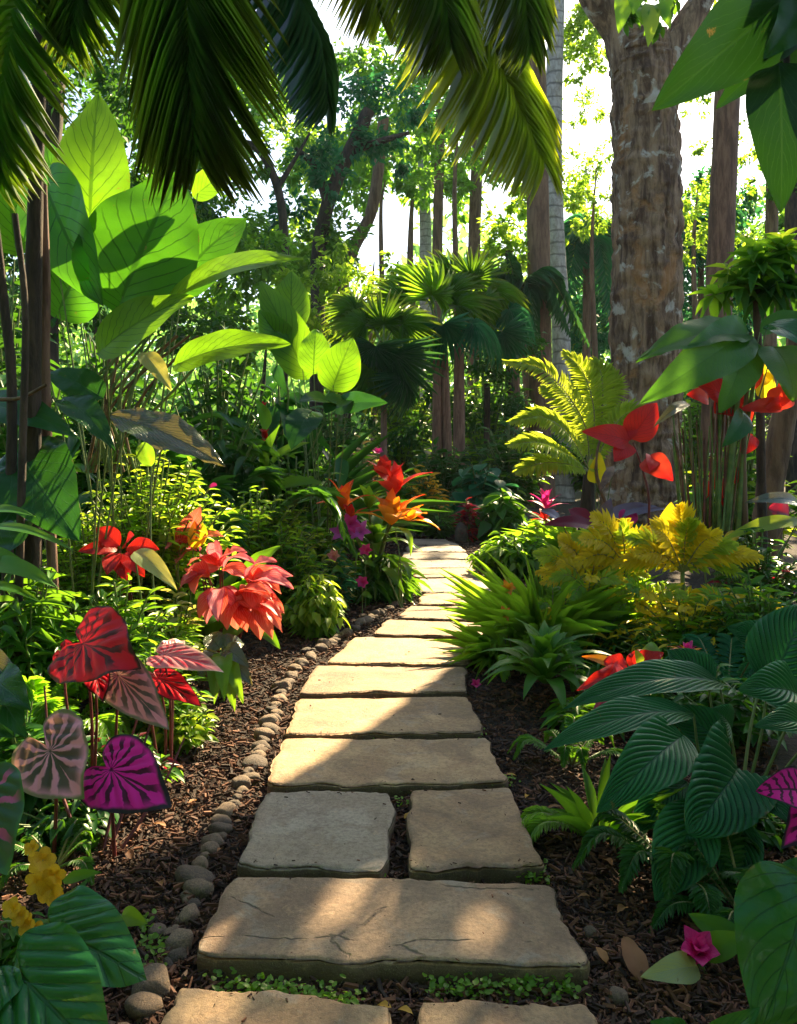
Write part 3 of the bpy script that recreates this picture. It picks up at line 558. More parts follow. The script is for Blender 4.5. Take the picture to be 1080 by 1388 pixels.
# the big old tree right of the path
tree('massive old tree with rough brown bark beside the path end', [(870, 726), (872, 640), (874, 520), (876, 380), (876, 240), (872, 120), (866, 55)], 92, BARK_BIG, [(800, -200, 0, 70), (950, -80, 1, 80), (720, -270, 0, 80), (880, -160, 2, 90), (1010, -150, 0, 80), (835, 30, -1, 22), (890, 10, -1.4, 26), (852, -14, -.6, 20), (878, -30, .2, 22), (912, -16, -.5, 22)], 12, MIDG, 220, .16, 150, .08,
     limbs=[[(868, 90, 82), (850, 40, 62), (815, 0, 52), (770, -70, 36)], [(885, 110, 50), (915, 60, 48), (945, 10, 40), (1000, -90, 26)]], flare=1.45, leaf_T=T_LANCE, ridge=.13)
tree('straight slim brown trunk left of the pale ringed one', [(734, 672), (733, 555), (731, 420), (729, 280), (726, 130), (722, 0), (720, -120)], 31, BARK_BROWN, [(690, -280, 0, 55), (740, -300, 0, 60), (715, 270, 1, 22), (700, 310, 1, 28)], 19, FARY, 300, .14, 14, .05, group=GT)
tree('slim pale trunk with dark rings left of the massive tree', [(764, 665), (762, 560), (760, 440), (752, 300), (750, 180), (752, 80), (754, 0), (752, -120)], 24, BARK_PALE, [(790, 70, 1, 34), (800, 150, 2, 30), (785, 230, 2, 34), (808, 300, 3, 32), (815, 215, 3, 24), (780, -250, 0, 60), (805, 20, 1, 34), (778, 335, 3, 22)], 21, FARY, 330, .13, 14, .05, group=GT)
tree('straight brown trunk right of the massive tree', [(966, 668), (969, 560), (974, 400), (980, 260), (986, 120), (990, 0), (994, -220)], 35, BARK_BROWN, [(940, 270, 2, 24), (945, 200, 3, 20), (1015, 320, 1, 26), (950, 120, 3, 26), (1040, 190, 2, 40), (930, 80, 2, 28), (1000, -60, 0, 70), (935, 345, 3, 24)], 16, FARY, 280, .13, 14, .06, group=GT)
tree('thin far trunk by the right edge with bushy crown', [(1043, 650), (1044, 420), (1046, 285), (1050, 120), (1052, -40)], 17, BARK_BROWN, [(1040, 250, 0, 26), (1075, 230, 1, 40), (1050, 160, 0, 36), (1050, 40, 0, 60), (1090, -10, 0, 60)], 24, OLIVE, 80, .25, 10, .05, group=GT)
tree('far dark trunk half cut by the right edge', [(1076, 650), (1076, 420), (1074, 285), (1076, 140), (1078, -20)], 20, BARK_DARK, [(1100, 240, 0, 40), (1090, 330, 1, 40), (1120, 120, 0, 60), (1100, 20, 0, 60), (1150, 180, 0, 60)], 22, MIDG, 80, .25, 10, .05, group=GT)
tree('far slender trunk in bright gap, left one of the close pair', [(577, 640), (577, 400), (576, 290), (572, 180)], 17, BARK_PALE, [(560, 130, 0, 40), (600, 90, 2, 45)], 34, OLIVE, 50, .3, 10, .05, group=GT)
tree('far slender dark trunk in bright gap, right one of the close pair', [(591, 640), (592, 400), (594, 270), (597, 150)], 15, BARK_BROWN, [(610, 200, 0, 36), (585, 150, 0, 42), (640, 140, 2, 44), (560, 245, 2, 26)], 27, OLIVE, 80, .26, 10, .05, group=GT)
tree('far slender brown trunk beneath the drooping lit palm frond', [(641, 640), (642, 400), (644, 280), (650, 150)], 18, BARK_BROWN, [(660, 230, 0, 36), (640, 80, 0, 50), (700, 170, 2, 44), (620, 255, 1, 22)], 29, OLIVE, 80, .26, 10, .05, group=GT)
tree('crooked leaning tree with dark twisted limbs under blue green leaves', [(428, 640), (430, 420), (432, 345), (445, 275), (474, 205), (500, 150)], 20, BARK_DARK, [(425, 215, 0, 42), (470, 180, 0, 44), (510, 195, 0, 36), (400, 270, 1, 34), (455, 240, -1, 30), (540, 150, 1, 40), (490, 120, 0, 40), (380, 310, 1, 30), (540, 225, 1, 26)], 21, TEAL, 175, .2, 12, .15,
     limbs=[[(445, 275, 15), (425, 225, 10), (400, 200, 6)], [(474, 205, 13), (520, 190, 8), (555, 180, 5)]], group=GT)
tree('leaning trunk rising to the right out of yellow bushes', [(462, 640), (464, 400), (478, 340), (502, 290), (512, 235), (520, 160)], 17, BARK_BROWN, [(530, 120, 0, 44), (500, 90, 1, 40), (560, 190, 1, 34), (575, 90, 0, 46), (470, 75, 1, 34)], 24, OLIVE, 110, .24, 12, .1, group=GT)
tree('tree with thin dark branches behind the hanging palm frond', [(384, 640), (384, 420), (385, 320), (376, 255), (352, 205), (318, 190)], 12, BARK_DARK, [(330, 170, 0, 34), (360, 215, 0, 30), (300, 215, -1, 44), (395, 235, 1, 24), (320, 300, -1, 40), (280, 260, -1, 50), (350, 345, -1, 44), (395, 180, 1, 28), (250, 160, -1, 60), (370, 130, 1, 30)], 19, OLIVE, 190, .17, 12, .1,
     limbs=[[(376, 255, 8), (400, 215, 5), (420, 180, 3)]], group=GT)
tree('dense dark green tree at the left edge behind the palm', [(60, 640), (60, 300), (70, 100)], 40, BARK_DARK, [(20, 150, 0, 80), (110, 80, 0, 90), (200, 120, 0, 80), (160, 230, 0, 70), (40, 300, 0, 90), (250, 60, 1, 70), (-60, 230, 0, 90), (100, 380, 0, 90), (210, 330, 0, 60)], 13, DEEP, 170, .17, 12, .1, group=GT)
tree('leafy yellow green tree behind the orange flowers of the left bed', [(470, 650), (470, 480), (468, 400)], 12, BARK_DARK, [(400, 385, 0, 34), (440, 365, 0, 34), (480, 385, 0, 36), (522, 395, 1, 30), (430, 425, 0, 36), (490, 425, 0, 36), (455, 335, 1, 24), (380, 425, 0, 30), (540, 360, 2, 26)], 17, FARY, 330, .15, 10, .1)
tree('sunny yellow green bushy tree behind the pair of slim trunks', [(690, 650), (690, 420), (690, 340)], 12, BARK_DARK, [(680, 310, 0, 30), (700, 350, 0, 34), (670, 355, 0, 30), (705, 400, 0, 30), (660, 400, 1, 30), (690, 270, 1, 24), (680, 450, 0, 30)], 19, FARY, 230, .17, 10, .1)
tree('soft hazy green tree in the distance left of the massive trunk', [(800, 640), (800, 400)], 16, BARK_DARK, [(795, 400, 0, 44), (810, 450, 0, 50), (780, 470, 1, 40), (800, 340, 2, 36), (770, 410, 2, 30), (830, 380, 3, 44), (790, 520, 0, 50)], 30, TEAL, 90, .26, 10, .1)
tree('soft hazy green tree in the distance right of the massive trunk', [(940, 640), (940, 400)], 16, BARK_DARK, [(935, 330, 0, 30), (950, 390, 0, 40), (930, 440, 0, 40), (1010, 400, 2, 50), (1060, 380, 2, 50), (955, 500, 0, 50), (905, 380, 2, 40)], 30, TEAL, 90, .26, 10, .1)
tree('dark low tree behind the fan palm trunks', [(660, 650), (660, 520)], 10, BARK_DARK, [(650, 490, 0, 46), (690, 470, 0, 46), (690, 540, 0, 44), (640, 560, 0, 40), (570, 520, 0, 44), (540, 470, 1, 44), (500, 540, 0, 48), (560, 580, 0, 40), (480, 480, 1, 40), (610, 540, 1, 40), (720, 600, 0, 40)], 17.5, DEEP, 260, .15, 10, .1)
GAPS = [(455, 60, 42), (470, 120, 26), (350, 255, 22), (540, 320, 34), (668, 268, 26), (805, 140, 30), (800, 220, 22), (940, 190, 26), (500, 105, 18), (420, 20, 26)]
def canopy(label, px, z, wpx, bark, rect, ncl, rpx, mat, n_per, size, group=GT):
    cl = []
    while len(cl) < ncl:
        x, y = random.uniform(rect[0], rect[2]), random.uniform(rect[1], rect[3]); r = rpx * random.uniform(.7, 1.2)
        if all(math.hypot(x - a, y - b) > c + r * .75 for a, b, c in GAPS): cl.append((x, y, random.uniform(-1.5, 1.5), r))
    return tree(label, [(px, 640), (px + 3, 560), (px - 4, rect[3] + 20), (px + 2, rect[3] * .7 + rect[1] * .3)], wpx, bark, cl, z, mat, n_per, size, 10, .1, group=group, top=.15)
canopy('broad hazy crown high above the fan palms, far off', 560, 33, 14, BARK_BROWN, (480, -20, 720, 330), 20, 44, OLIVE, 60, .34)
canopy('broad crown filling the view behind the arching palm frond', 300, 27, 14, BARK_DARK, (180, 40, 430, 420), 24, 46, OLIVE, 70, .3)
canopy('far yellowish crown between the leaning trunk and fan palms', 505, 38, 12, BARK_BROWN, (400, 180, 640, 430), 18, 36, FARY, 60, .36)
canopy('deep green crown behind the smaller elephant ear', 360, 23, 12, BARK_DARK, (240, 300, 470, 520), 22, 42, MIDG, 90, .24)
canopy('pale crown behind the slim pair of trunks', 715, 31, 12, BARK_BROWN, (660, 250, 830, 470), 14, 36, FARY, 70, .3)
canopy('faint blue green crown low behind the massive trunk', 850, 36, 14, BARK_BROWN, (740, 290, 1000, 520), 20, 46, TEAL, 60, .34)
canopy('olive crown beyond the right edge trunks', 1040, 30, 14, BARK_BROWN, (960, 180, 1140, 480), 16, 44, OLIVE, 70, .3)
canopy('shady crown at the left behind the giant elephant ear', 130, 18, 20, BARK_DARK, (-80, -40, 260, 520), 34, 62, DEEP, 110, .2)
canopy('loose sunny yellow green crown in the gap left of the massive trunk', 806, 22, 9, BARK_BROWN, (772, -10, 832, 330), 24, 24, FARY, 150, .15)
canopy('loose sunny crown in the gap right of the massive trunk', 944, 22, 9, BARK_BROWN, (925, 60, 1010, 330), 20, 24, FARY, 150, .15)
canopy('fresh green crown high between the leaning trunk and slim trunks', 620, 25, 10, BARK_BROWN, (470, -20, 720, 250), 18, 36, OLIVE, 90, .2)
canopy('dense blue green crown low behind the slim pair and the massive trunk', 805, 27, 9, BARK_BROWN, (765, 270, 850, 520), 16, 36, TEAL, 80, .24)
canopy('dense blue green crown low between massive trunk and right brown trunk', 945, 27, 9, BARK_BROWN, (915, 240, 1010, 500), 16, 36, TEAL, 80, .24)
canopy('green leafy crown behind the leaning trunk, just above the yellow bushes', 520, 28, 9, BARK_BROWN, (470, 150, 640, 285), 14, 26, OLIVE, 110, .22)
# unseen trees added behind and beside the viewer to block sky light
for lb, x, y, h_, r_ in (('unseen tree added to block light behind the viewer, left of the path', -4.2, -3.5, 6.5, 3.2), ('unseen tree added to block light behind the viewer, right of the path', 4.4, -3.0, 6.5, 3.2), ('unseen tree added to block light further behind on the path line', .5, -9, 6, 4.2), ('wide unseen tree added to block light left of the viewer', -8.5, 1.5, 6, 3.4), ('unseen leafy tree added to block light far behind at the left', -6.5, -10, 6.5, 4.2), ('unseen leafy tree added to block light far behind at the right', 7.5, -10, 6.5, 4.2)):
    t = thing('tree', lb, 'tree', (x, y, 0), 'unseen trees added to block light'); tube_obj('trunk', [V(x, y, -.05), V(x + .1, y, h_ * .6), V(x, y, h_)], [.22, .16, .1], BARK_BROWN, t, 12, 14, .1)
    crown(t, [(V(x + random.uniform(-.5, .5) * r_, y + random.uniform(-.5, .5) * r_, h_ * f), r_ * random.uniform(.5, .7)) for f in (.3, .45, .6, .75, .9, 1.05, 1.2)], 70, .26, OLIVE)
# the far wood that closes the view
n = 60000; a = rng.uniform(-1.1, 1.1, n); r_ = rng.uniform(52, 90, n); hgt = 3 + 15 * (.72 + .28 * np.sin(a * 23) * np.sin(a * 9 + 1))
p = np.stack([np.sin(a) * r_, np.cos(a) * r_, hgt * rng.random(n)], 1)
o = scatter('far_wood', T_FAR, p, rng.normal(0, 1, (n, 3)) - (0, 0, .4), rng.normal(0, .6, (n, 3)) + (0, 0, 1), rng.uniform(.6, 1.2, n), rng.uniform(.4, .75, n), FARW); tag(o, 'hazy mass of distant forest behind all the trees', kind='stuff')

# ---------------------------------------------------------------- palms
def fan_leaf(parent, hub, tip_dir, size, mat, n=26, spread=115, face=(0, -.8, .5), droop=.35):
    hub = np.array(hub); d0 = unit(np.array(tip_dir, float)); f = unit(np.array(face, float)); s = unit(np.cross(d0, f)); an = np.radians(np.linspace(-spread, spread, n))
    d = d0 * np.cos(an)[:, None] + s * np.sin(an)[:, None] + rng.normal(0, .03, (n, 3)); d[:, 2] -= droop * .3
    nn = np.cross(s, d0) + s * np.sin(an)[:, None] * .2
    return scatter('frond', T_STRAP, np.repeat(hub[None], n, 0), d, np.repeat(nn, 1, 0).reshape(-1, 3)[:n] if nn.ndim > 1 else np.tile(nn, (n, 1)), size * (1 - .25 * np.abs(an) / np.radians(spread)) * rng.uniform(.92, 1.05, n), size * .085, mat, parent)
def palm_fan(label, px, pytop, z, wpx, leaves, mat, stems=(0,), mats=None):
    t = thing('fan_palm', label, 'palm', ((px - CX) / F * z, z, 0), None)
    top = P(px, pytop, z)
    for dx in stems:
        tube_obj('trunk', [V(t.location.x + dx * 1.2, z, -.05), V(t.location.x + dx * .9, z, top.z * .5), V(top.x + dx * .5, z, top.z)], [M_(wpx, z) / 2 * 1.1, M_(wpx, z) / 2 * .9, M_(wpx, z) / 2 * .75], BARK_PALM, t, 10, 14, .06, dx)
    for lx, ly, dz, ang, sz, mi in leaves:
        h = P(lx, ly, z + dz); d = (math.cos(R(ang)), 0.0, math.sin(R(ang)))
        m = mid = (top + h) / 2 + V(0, 0, .12); tube_obj('stalk', [top, mid, h], [.02, .012], STALK_G, t, 6, 8)
        fan_leaf(t, h, d, M_(sz, z), (mats or {}).get(mi, mat), face=(random.uniform(-.5, .5), -.7, .5 if ang > 0 else .9))
    return t
palm_fan('fan palm with two slim reddish trunks at the back of the garden', 594, 445, 15.5, 15, [(585, 400, 0, 75, 62, 1), (550, 410, .2, 140, 62, 0), (620, 415, .3, 40, 56, 0), (600, 440, -.5, -85, 60, 2), (560, 440, -.4, -120, 55, 0), (640, 440, -.2, -20, 62, 2), (610, 400, .5, 60, 60, 0), (570, 395, .5, 110, 62, 1), (530, 430, .3, 190, 50, 0)], PALMG, (-.03, .17), {1: BRIGHT, 2: TEAL})
palm_fan('fan palm with one thick trunk right of the twin stemmed palm', 622, 430, 16.3, 18, [(640, 380, 0, 60, 60, 0), (665, 395, .2, 10, 62, 0), (690, 420, 0, -30, 60, 2), (650, 410, -.3, -60, 60, 0), (680, 450, -.3, -70, 58, 2), (610, 380, .3, 110, 60, 0)], PALMG, (0,), {2: TEAL})
palm_fan('low dark fan palm with drooping blue green leaves', 520, 470, 14, 10, [(520, 440, 0, 80, 60, 0), (495, 440, 0, 160, 62, 0), (545, 440, 0, 20, 58, 0), (510, 470, -.4, -100, 70, 2), (535, 480, -.4, -80, 80, 2), (480, 420, .2, 150, 50, 0), (500, 500, -.4, -90, 70, 0), (545, 510, -.3, -75, 60, 2)], PALMG, (0,), {2: PALMB})
def feather_palm(label, px, py, z, wpx, ends, ll, mat=TEAL, bark=BARK_PALM):
    t = thing('feather_palm', label, 'palm', ((px - CX) / F * z, z, 0), None); top = P(px, py, z)
    tube_obj('trunk', [V(t.location.x, z, -.05), V(t.location.x, z, top.z * .5), top], [M_(wpx, z) / 2, M_(wpx, z) / 2.4], bark, t, 10, 12, .05)
    for ex, ey, dz, lift in ends:
        e = P(ex, ey, z + dz); mid = (top + e) / 2 + V(0, 0, M_(lift, z)); frond(t, [top, (top + mid) / 2 + V(0, 0, M_(lift * .35, z)), mid, e], 34, M_(ll, z), M_(5, z), mat, RACHIS, .025, T_BLADE, droop=.5)
    return t
feather_palm('pale hazy feather palm between the slim trunks and the massive tree', 795, 345, 24, 12, [(745, 400, 0, 40), (850, 390, 1, 40), (765, 440, -1, 50), (830, 450, -1, 55), (790, 290, 1, 20), (740, 350, 1, 30), (850, 330, 1, 30)], 40)
feather_palm('blue green feather palm whose fronds reach behind the slim trunks', 700, 410, 18.5, 10, [(640, 400, 0, 30), (655, 470, -.5, 50), (770, 450, 0, 45), (795, 465, .5, 60), (730, 490, -.5, 50), (690, 350, 0, 10)], 40, PALMB)
feather_palm('hazy feather palm right of the massive trunk', 950, 330, 26, 10, [(910, 370, 0, 30), (990, 370, 0, 30), (925, 420, -1, 40), (975, 420, -1, 40), (940, 290, 1, 10), (1000, 330, 0, 20)], 34)

# the palm at the left edge whose long fronds hang into the top of the view
LP = thing('palm_tree', 'tall dark palm at the left edge with long fronds hanging overhead', 'palm', ((45 - CX) / F * 4.4, 4.4, 0))
z = 4.4; top = P(62, -260, z)
tube_obj('trunk', [V(LP.location.x, z, -.05), P(44, 560, z), P(47, 300, z), P(54, 60, z), top], [.05, .047, .042, .036, .032], BARK_DARK, LP, 12, 30, .1, 3)
tube_obj('stalk', [V(LP.location.x - .12, z - .1, -.03), P(16, 560, z - .1), P(4, 400, z - .1), P(-20, 200, z - .1)], [.03, .02], BARK_DARK, LP, 8, 14, .1, 1)
tube_obj('stalk', [V(LP.location.x + .10, z + .1, -.03), P(62, 560, z + .1), P(62, 380, z + .1), P(58, 250, z + .1)], [.03, .022], BARK_PALM, LP, 8, 14, .1, 2)
tube_obj('stalk', [V(LP.location.x + .02, z - .25, -.03), P(30, 620, z - .25), P(34, 420, z - .25), P(20, 290, z - .2)], [.022, .015], BARK_DARK, LP, 8, 14, .1, 4)
def pf(pts, nl, ll, lw, mat=PALMG, **kw):
    return frond(LP, [top] + [P(*q) for q in pts], nl, ll, lw, mat, RACHIS, .016, **kw)
wide = lambda x: np.clip(np.sin(np.pi * (.22 + .66 * x)), .2, 1)
pf([(40, -120, 4.1), (24, 20, 3.9), (10, 130, 3.8), (4, 235, 3.8)], 46, .50, .045, ang0=60, ang1=18, droop=.45, hint=(0, -1, .3), prof=wide, start=.2)
pf([(95, -190, 4.0), (108, -110, 3.9), (108, -20, 3.9), (100, 50, 3.9)], 44, .42, .042, ang0=60, ang1=20, droop=.5, hint=(.2, -1, .3), prof=wide, start=.25)
pf([(150, -240, 3.8), (225, -170, 3.4), (252, -50, 3.25), (262, 90, 3.2), (268, 175, 3.2)], 64, .64, .044, ang0=58, ang1=14, droop=.55, hint=(.05, -1, .15), prof=wide, start=.3, side_up=.05, jitter=.03)
pf([(180, -250, 4.4), (300, -150, 4.5), (368, -40, 4.6), (415, 50, 4.7), (436, 130, 4.8)], 72, .58, .040, PALMB, ang0=75, ang1=25, droop=.75, hint=(0, -.5, 1), prof=wide, start=.3, jitter=.05)
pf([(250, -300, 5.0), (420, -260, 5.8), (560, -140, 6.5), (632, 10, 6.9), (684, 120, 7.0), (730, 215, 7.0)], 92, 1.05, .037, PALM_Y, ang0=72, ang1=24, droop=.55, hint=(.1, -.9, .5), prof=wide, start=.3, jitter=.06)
pf([(250, -310, 4.1), (400, -270, 4.0), (520, -160, 3.9), (588, -20, 3.9), (606, 50, 3.9)], 76, .48, .036, ang0=70, ang1=24, droop=.6, hint=(.1, -.9, .5), prof=wide, start=.35, jitter=.06)
pf([(250, -330, 4.6), (450, -300, 4.8), (600, -170, 4.9), (690, -40, 4.9), (716, 60, 4.9)], 80, .55, .036, ang0=70, ang1=24, droop=.6, hint=(.1, -.9, .5), prof=wide, start=.35, jitter=.06)
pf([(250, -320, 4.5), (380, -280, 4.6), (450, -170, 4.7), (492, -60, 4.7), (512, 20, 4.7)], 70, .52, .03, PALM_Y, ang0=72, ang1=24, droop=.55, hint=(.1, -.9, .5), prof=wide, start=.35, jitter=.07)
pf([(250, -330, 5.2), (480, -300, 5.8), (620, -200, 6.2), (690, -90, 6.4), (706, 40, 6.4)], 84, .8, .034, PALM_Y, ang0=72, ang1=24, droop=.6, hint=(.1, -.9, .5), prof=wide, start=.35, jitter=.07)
# ---------------------------------------------------------------- plants: builders
def plant(name, label, cat, px, z, group=None): return thing(name, label, cat, ((px - CX) / F * z, z, 0), group)
def BL(t, b, tip, wpx, mat, shape='ovate', stalk=STALK_G, sr=.006, sag=.0, name='leaf', root=None, **kw):
    """a leaf from pixel/depth base to tip, with its stalk down to the plant's foot"""
    zb = b[2]; zt = tip[2] if len(tip) > 2 else zb
    B, E = P(b[0], b[1], zb), P(tip[0], tip[1], zt)
    if shape == 'heart': kw.setdefault('radial', 7 if 'caladium' in mat.name or 'pink' in mat.name else 0); o = heart(name, t, B, E, M_(wpx, (zb + zt) / 2), mat, **kw)
    else: o = leaf(name, t, B, E, M_(wpx, (zb + zt) / 2), mat, shape, **kw)
    if stalk:
        r = V(*origin(t)) if root is None else V(*root); d = (B - E).normalized()
        q = V(r.x + (B.x - r.x) * .08, r.y + (B.y - r.y) * .08, -.02)
        m = V(q.x * .45 + B.x * .55 + random.uniform(-.03, .03), q.y * .45 + B.y * .55, B.z * .62 + sag); q = q + V(random.uniform(-.03, .03), random.uniform(-.03, .03), 0)
        v, f = tube(bez([q, m, B + d * .0], 12), [sr * 1.4, sr, sr * .7], 6); mesh_obj('stalk', v, f, stalk, o)
    return o
def stems_for(t, ends, mat, r=.006, name='stem'):
    parts = []
    for e in ends: parts.append(tube(bez([(0, 0, -.02), (e[0] * .35, e[1] * .35, e[2] * .6), e], 6), [r, r * .5], 5))
    v, f = join(parts); return mesh_obj(name, v, f, mat, t, local=True)
def shrub(name, label, cat, px, pytop, z, wpx, mat, T=None, lpx=22, wr=.38, ns=26, per=16, up=.35, droop=.15, dome=.55, low=.15, stem=STALK_G, mat2=None, frac2=0, group=None, topmat=None, foot=0, jit=.35):
    """leaves in whorls along stems that fan out of one foot; height comes from pytop"""
    T = T or T_OVATE; h = EYE - (pytop - HY) / F * z; rx = M_(wpx, z) / 2; t = plant(name, label, cat, px, z, group); t.location.z = foot
    u = np.sqrt(rng.random(ns)); ph = rng.uniform(0, 6.28, ns); ex = np.stack([u * np.cos(ph) * rx, u * np.sin(ph) * rx * .8, h * (1 - dome * u * u) * rng.uniform(.72, 1.0, ns)], 1)
    k = np.arange(per); s = low + (1 - low) * (np.arange(per) + .5) / per; pos, dirs, nr, wh = [], [], [], []
    for e in ex:
        c = np.array([0, 0, 0.]); m = np.array([e[0] * .35, e[1] * .35, e[2] * .6]); q = (1 - s)[:, None] ** 2 * c + (2 * s * (1 - s))[:, None] * m + (s ** 2)[:, None] * e
        td = unit(2 * (1 - s)[:, None] * (m - c) + 2 * s[:, None] * (e - m)); a = k * 2.4 + rng.random() * 6
        rd = np.stack([np.cos(a), np.sin(a), 0 * a], 1) + rng.normal(0, jit * .5, (per, 3)); d = unit(rd * (1.05 - .75 * (s[:, None] ** 4)) + td * up + (0, 0, -droop))
        pos.append(q); dirs.append(d); nr.append(np.array([0, 0, 1.]) + td * .3 + rng.normal(0, jit, (per, 3))); wh.append(s)
    pos, dirs, nr, wh = (np.concatenate(x) for x in (pos, dirs, nr, wh)); L = M_(lpx, z) * rng.uniform(.7, 1.2, len(pos)) * (1.1 - .35 * wh)
    hi = np.zeros(len(pos), bool)
    if topmat is not None: hi = wh > .82
    elif mat2 is not None: hi = rng.random(len(pos)) < frac2
    scatter('foliage', T, pos[~hi], dirs[~hi], nr[~hi], L[~hi], L[~hi] * wr, mat, t, local=True)
    if hi.any(): scatter('blossom' if topmat else 'foliage', T, pos[hi], dirs[hi], nr[hi], L[hi], L[hi] * wr * (1.2 if topmat else 1), topmat or mat2, t, local=True)
    if stem: stems_for(t, ex, stem, max(.003, M_(2.2, z)))
    return t
def fernclump(name, label, cat, px, z, n, lpx, mat, ll=.17, lw=.045, el=(35, 75), az=(0, 360), nl=30, droop=.2, curl=.55, foot=0, parts=True, group=None, wid=None, T=None, **kw):
    t = plant(name, label, cat, px, z, group); t.location.z = foot; b = V(*t.location); L0 = M_(lpx, z); acc = []
    for i in range(n):
        a = R(az[0] + (az[1] - az[0]) * (i + random.uniform(-.3, .3)) / n); e = R(random.uniform(*el)); L = L0 * random.uniform(.75, 1.1); d = V(math.cos(a) * math.cos(e), math.sin(a) * math.cos(e), math.sin(e))
        p1 = b + d * L * .5; p2 = b + d * L * .8 - V(0, 0, L * curl * .18); p3 = b + V(d.x, d.y, d.z * .75) * L * 1.02 - V(0, 0, L * curl * .55)
        if parts: frond(t, [b, p1, p2, p3], nl, L * ll, L * lw, mat, RACHIS, .006, T or T_PIN, droop=droop, **kw)
        else: acc.append(frond_arrays([b, p1, p2, p3], nl, L * ll, L * lw, droop=droop, **kw)[0])
    if acc:
        q = [np.concatenate(x) for x in zip(*acc)]; scatter('foliage', T or T_PIN, *q, mat, t)
    return t
def rosette(t, c, n, L, w_, mat, el=(15, 80), shape='strap', arch=.18, name='leaf', fold=.25, az0=0, azr=360, droop=.0, parts=True, **kw):
    """strap leaves round a point; inner ones steeper"""
    c = V(*c); pos, dr, nn, ls = [], [], [], []
    for i in range(n):
        a = R(az0 + (i * 137.5) % azr); k = i / max(1, n - 1); e = R(el[0] + (el[1] - el[0]) * k + random.uniform(-8, 8)); l = L * random.uniform(.8, 1.1) * (1 - .25 * k)
        d = V(math.cos(a) * math.cos(e), math.sin(a) * math.cos(e), math.sin(e) - droop)
        if parts: leaf(name, t, c + d * .01, c + d * l, w_ * random.uniform(.85, 1.1), mat, shape, arch, fold, (-math.cos(a) * math.sin(e), -math.sin(a) * math.sin(e), math.cos(e) + .05), nu=10, nv=4, **kw)
        else: pos.append(c); dr.append(d); nn.append((-math.cos(a) * math.sin(e), -math.sin(a) * math.sin(e), math.cos(e) + .05)); ls.append(l)
    if not parts: scatter(name, T_STRAP if shape == 'strap' else T_LANCE, np.array([tuple(x) for x in pos]), np.array([tuple(x) for x in dr]), np.array(nn), np.array(ls), w_, mat, t)
def grassy(name, label, cat, px, z, n, lpx, wpx, mat, el=(40, 85), spread=.1, T=None, droop=.0, azr=(0, 6.28)):
    t = plant(name, label, cat, px, z); L = M_(lpx, z); a = rng.uniform(*azr, n); e = np.radians(rng.uniform(*el, n)); d = np.stack([np.cos(a) * np.cos(e), np.sin(a) * np.cos(e), np.sin(e) - droop], 1)
    pos = np.stack([np.cos(a), np.sin(a), 0 * a], 1) * spread * rng.random((n, 1)); nn = np.stack([-np.cos(a) * np.sin(e), -np.sin(a) * np.sin(e), np.cos(e) + .02], 1)
    scatter('foliage', T or T_STRAP, pos, d, nn, L * rng.uniform(.6, 1.1, n), M_(wpx, z), mat, t, local=True); return t
def petals(t, c, n, L, w_, mat, tilt=35, name='petal', shape='ovate', face=None, arch=.15, **kw):
    c = V(*c); ax = V(*(face or (0, -.6, .8))).normalized(); s = ax.orthogonal().normalized(); b = ax.cross(s)
    for i in range(n):
        a = 6.283 * i / n + random.uniform(-.15, .15); rd = s * math.cos(a) + b * math.sin(a); d = rd * math.cos(R(tilt)) + ax * math.sin(R(tilt)); nm = ax * math.cos(R(tilt)) - rd * math.sin(R(tilt))
        leaf(name, t, c + d * L * .03, c + d * L * random.uniform(.9, 1.08), w_, mat, shape, arch, .15, nm, nu=10, nv=6, **kw)
# ================================================================ LEFT BED
# giant elephant ear with sunlit blades
t = plant('elephant_ear', 'giant elephant ear with huge glowing yellow green leaves in the left bed', 'elephant ear', 165, 5.3)
E = dict(lobe=.12, wave=.03, nu=26, nv=10, quilt=.035, nq=8, slant=.4)
BL(t, (122, 300, 5.35), (134, 128, 5.5), 107, ELEPH, 'ovate', face=(.1, -1, .15), arch=.04, **E)
BL(t, (166, 402, 5.1), (243, 236, 5.35), 162, ELEPH_D, 'ovate', face=(.15, -1, .1), arch=.06, **E)
BL(t, (62, 250, 5.3), (140, 415, 5.0), 105, ELEPH_D, 'ovate', face=(-.25, -1, .2), arch=.05, fold=.3, **E)
BL(t, (240, 385, 5.5), (334, 296, 5.6), 95, ELEPH_D, 'ovate', face=(-.1, -1, .25), arch=.08, **E)
BL(t, (238, 402, 5.0), (412, 352, 4.7), 80, ELEPH, 'ovate', face=(.2, -.75, .75), arch=.08, **E)
BL(t, (143, 470, 4.7), (264, 402, 4.75), 80, ELEPH, 'ovate', face=(-.1, -.85, .5), arch=.07, **E)
BL(t, (248, 490, 4.7), (394, 466, 4.6), 65, ELEPH, 'ovate', face=(0, -.8, .65), arch=.08, **E)
BL(t, (268, 262, 5.9), (328, 222, 5.9), 44, ELEPH, 'ovate', face=(0, -1, .2), arch=.05, **E)
BL(t, (210, 400, 5.7), (262, 300, 5.8), 96, ELEPH, 'ovate', face=(0, -1, .2), arch=.05, **E)
BL(t, (92, 330, 5.9), (62, 190, 6.0), 96, ELEPH_D, 'ovate', face=(0, -1, .2), arch=.05, **E)
BL(t, (20, 330, 5.6), (10, 190, 5.6), 79, ELEPH, 'ovate', face=(.2, -1, .2), arch=.05, **E)
BL(t, (80, 420, 5.6), (130, 330, 5.6), 105, ELEPH_D, 'ovate', face=(.1, -1, .1), arch=.05, **E)
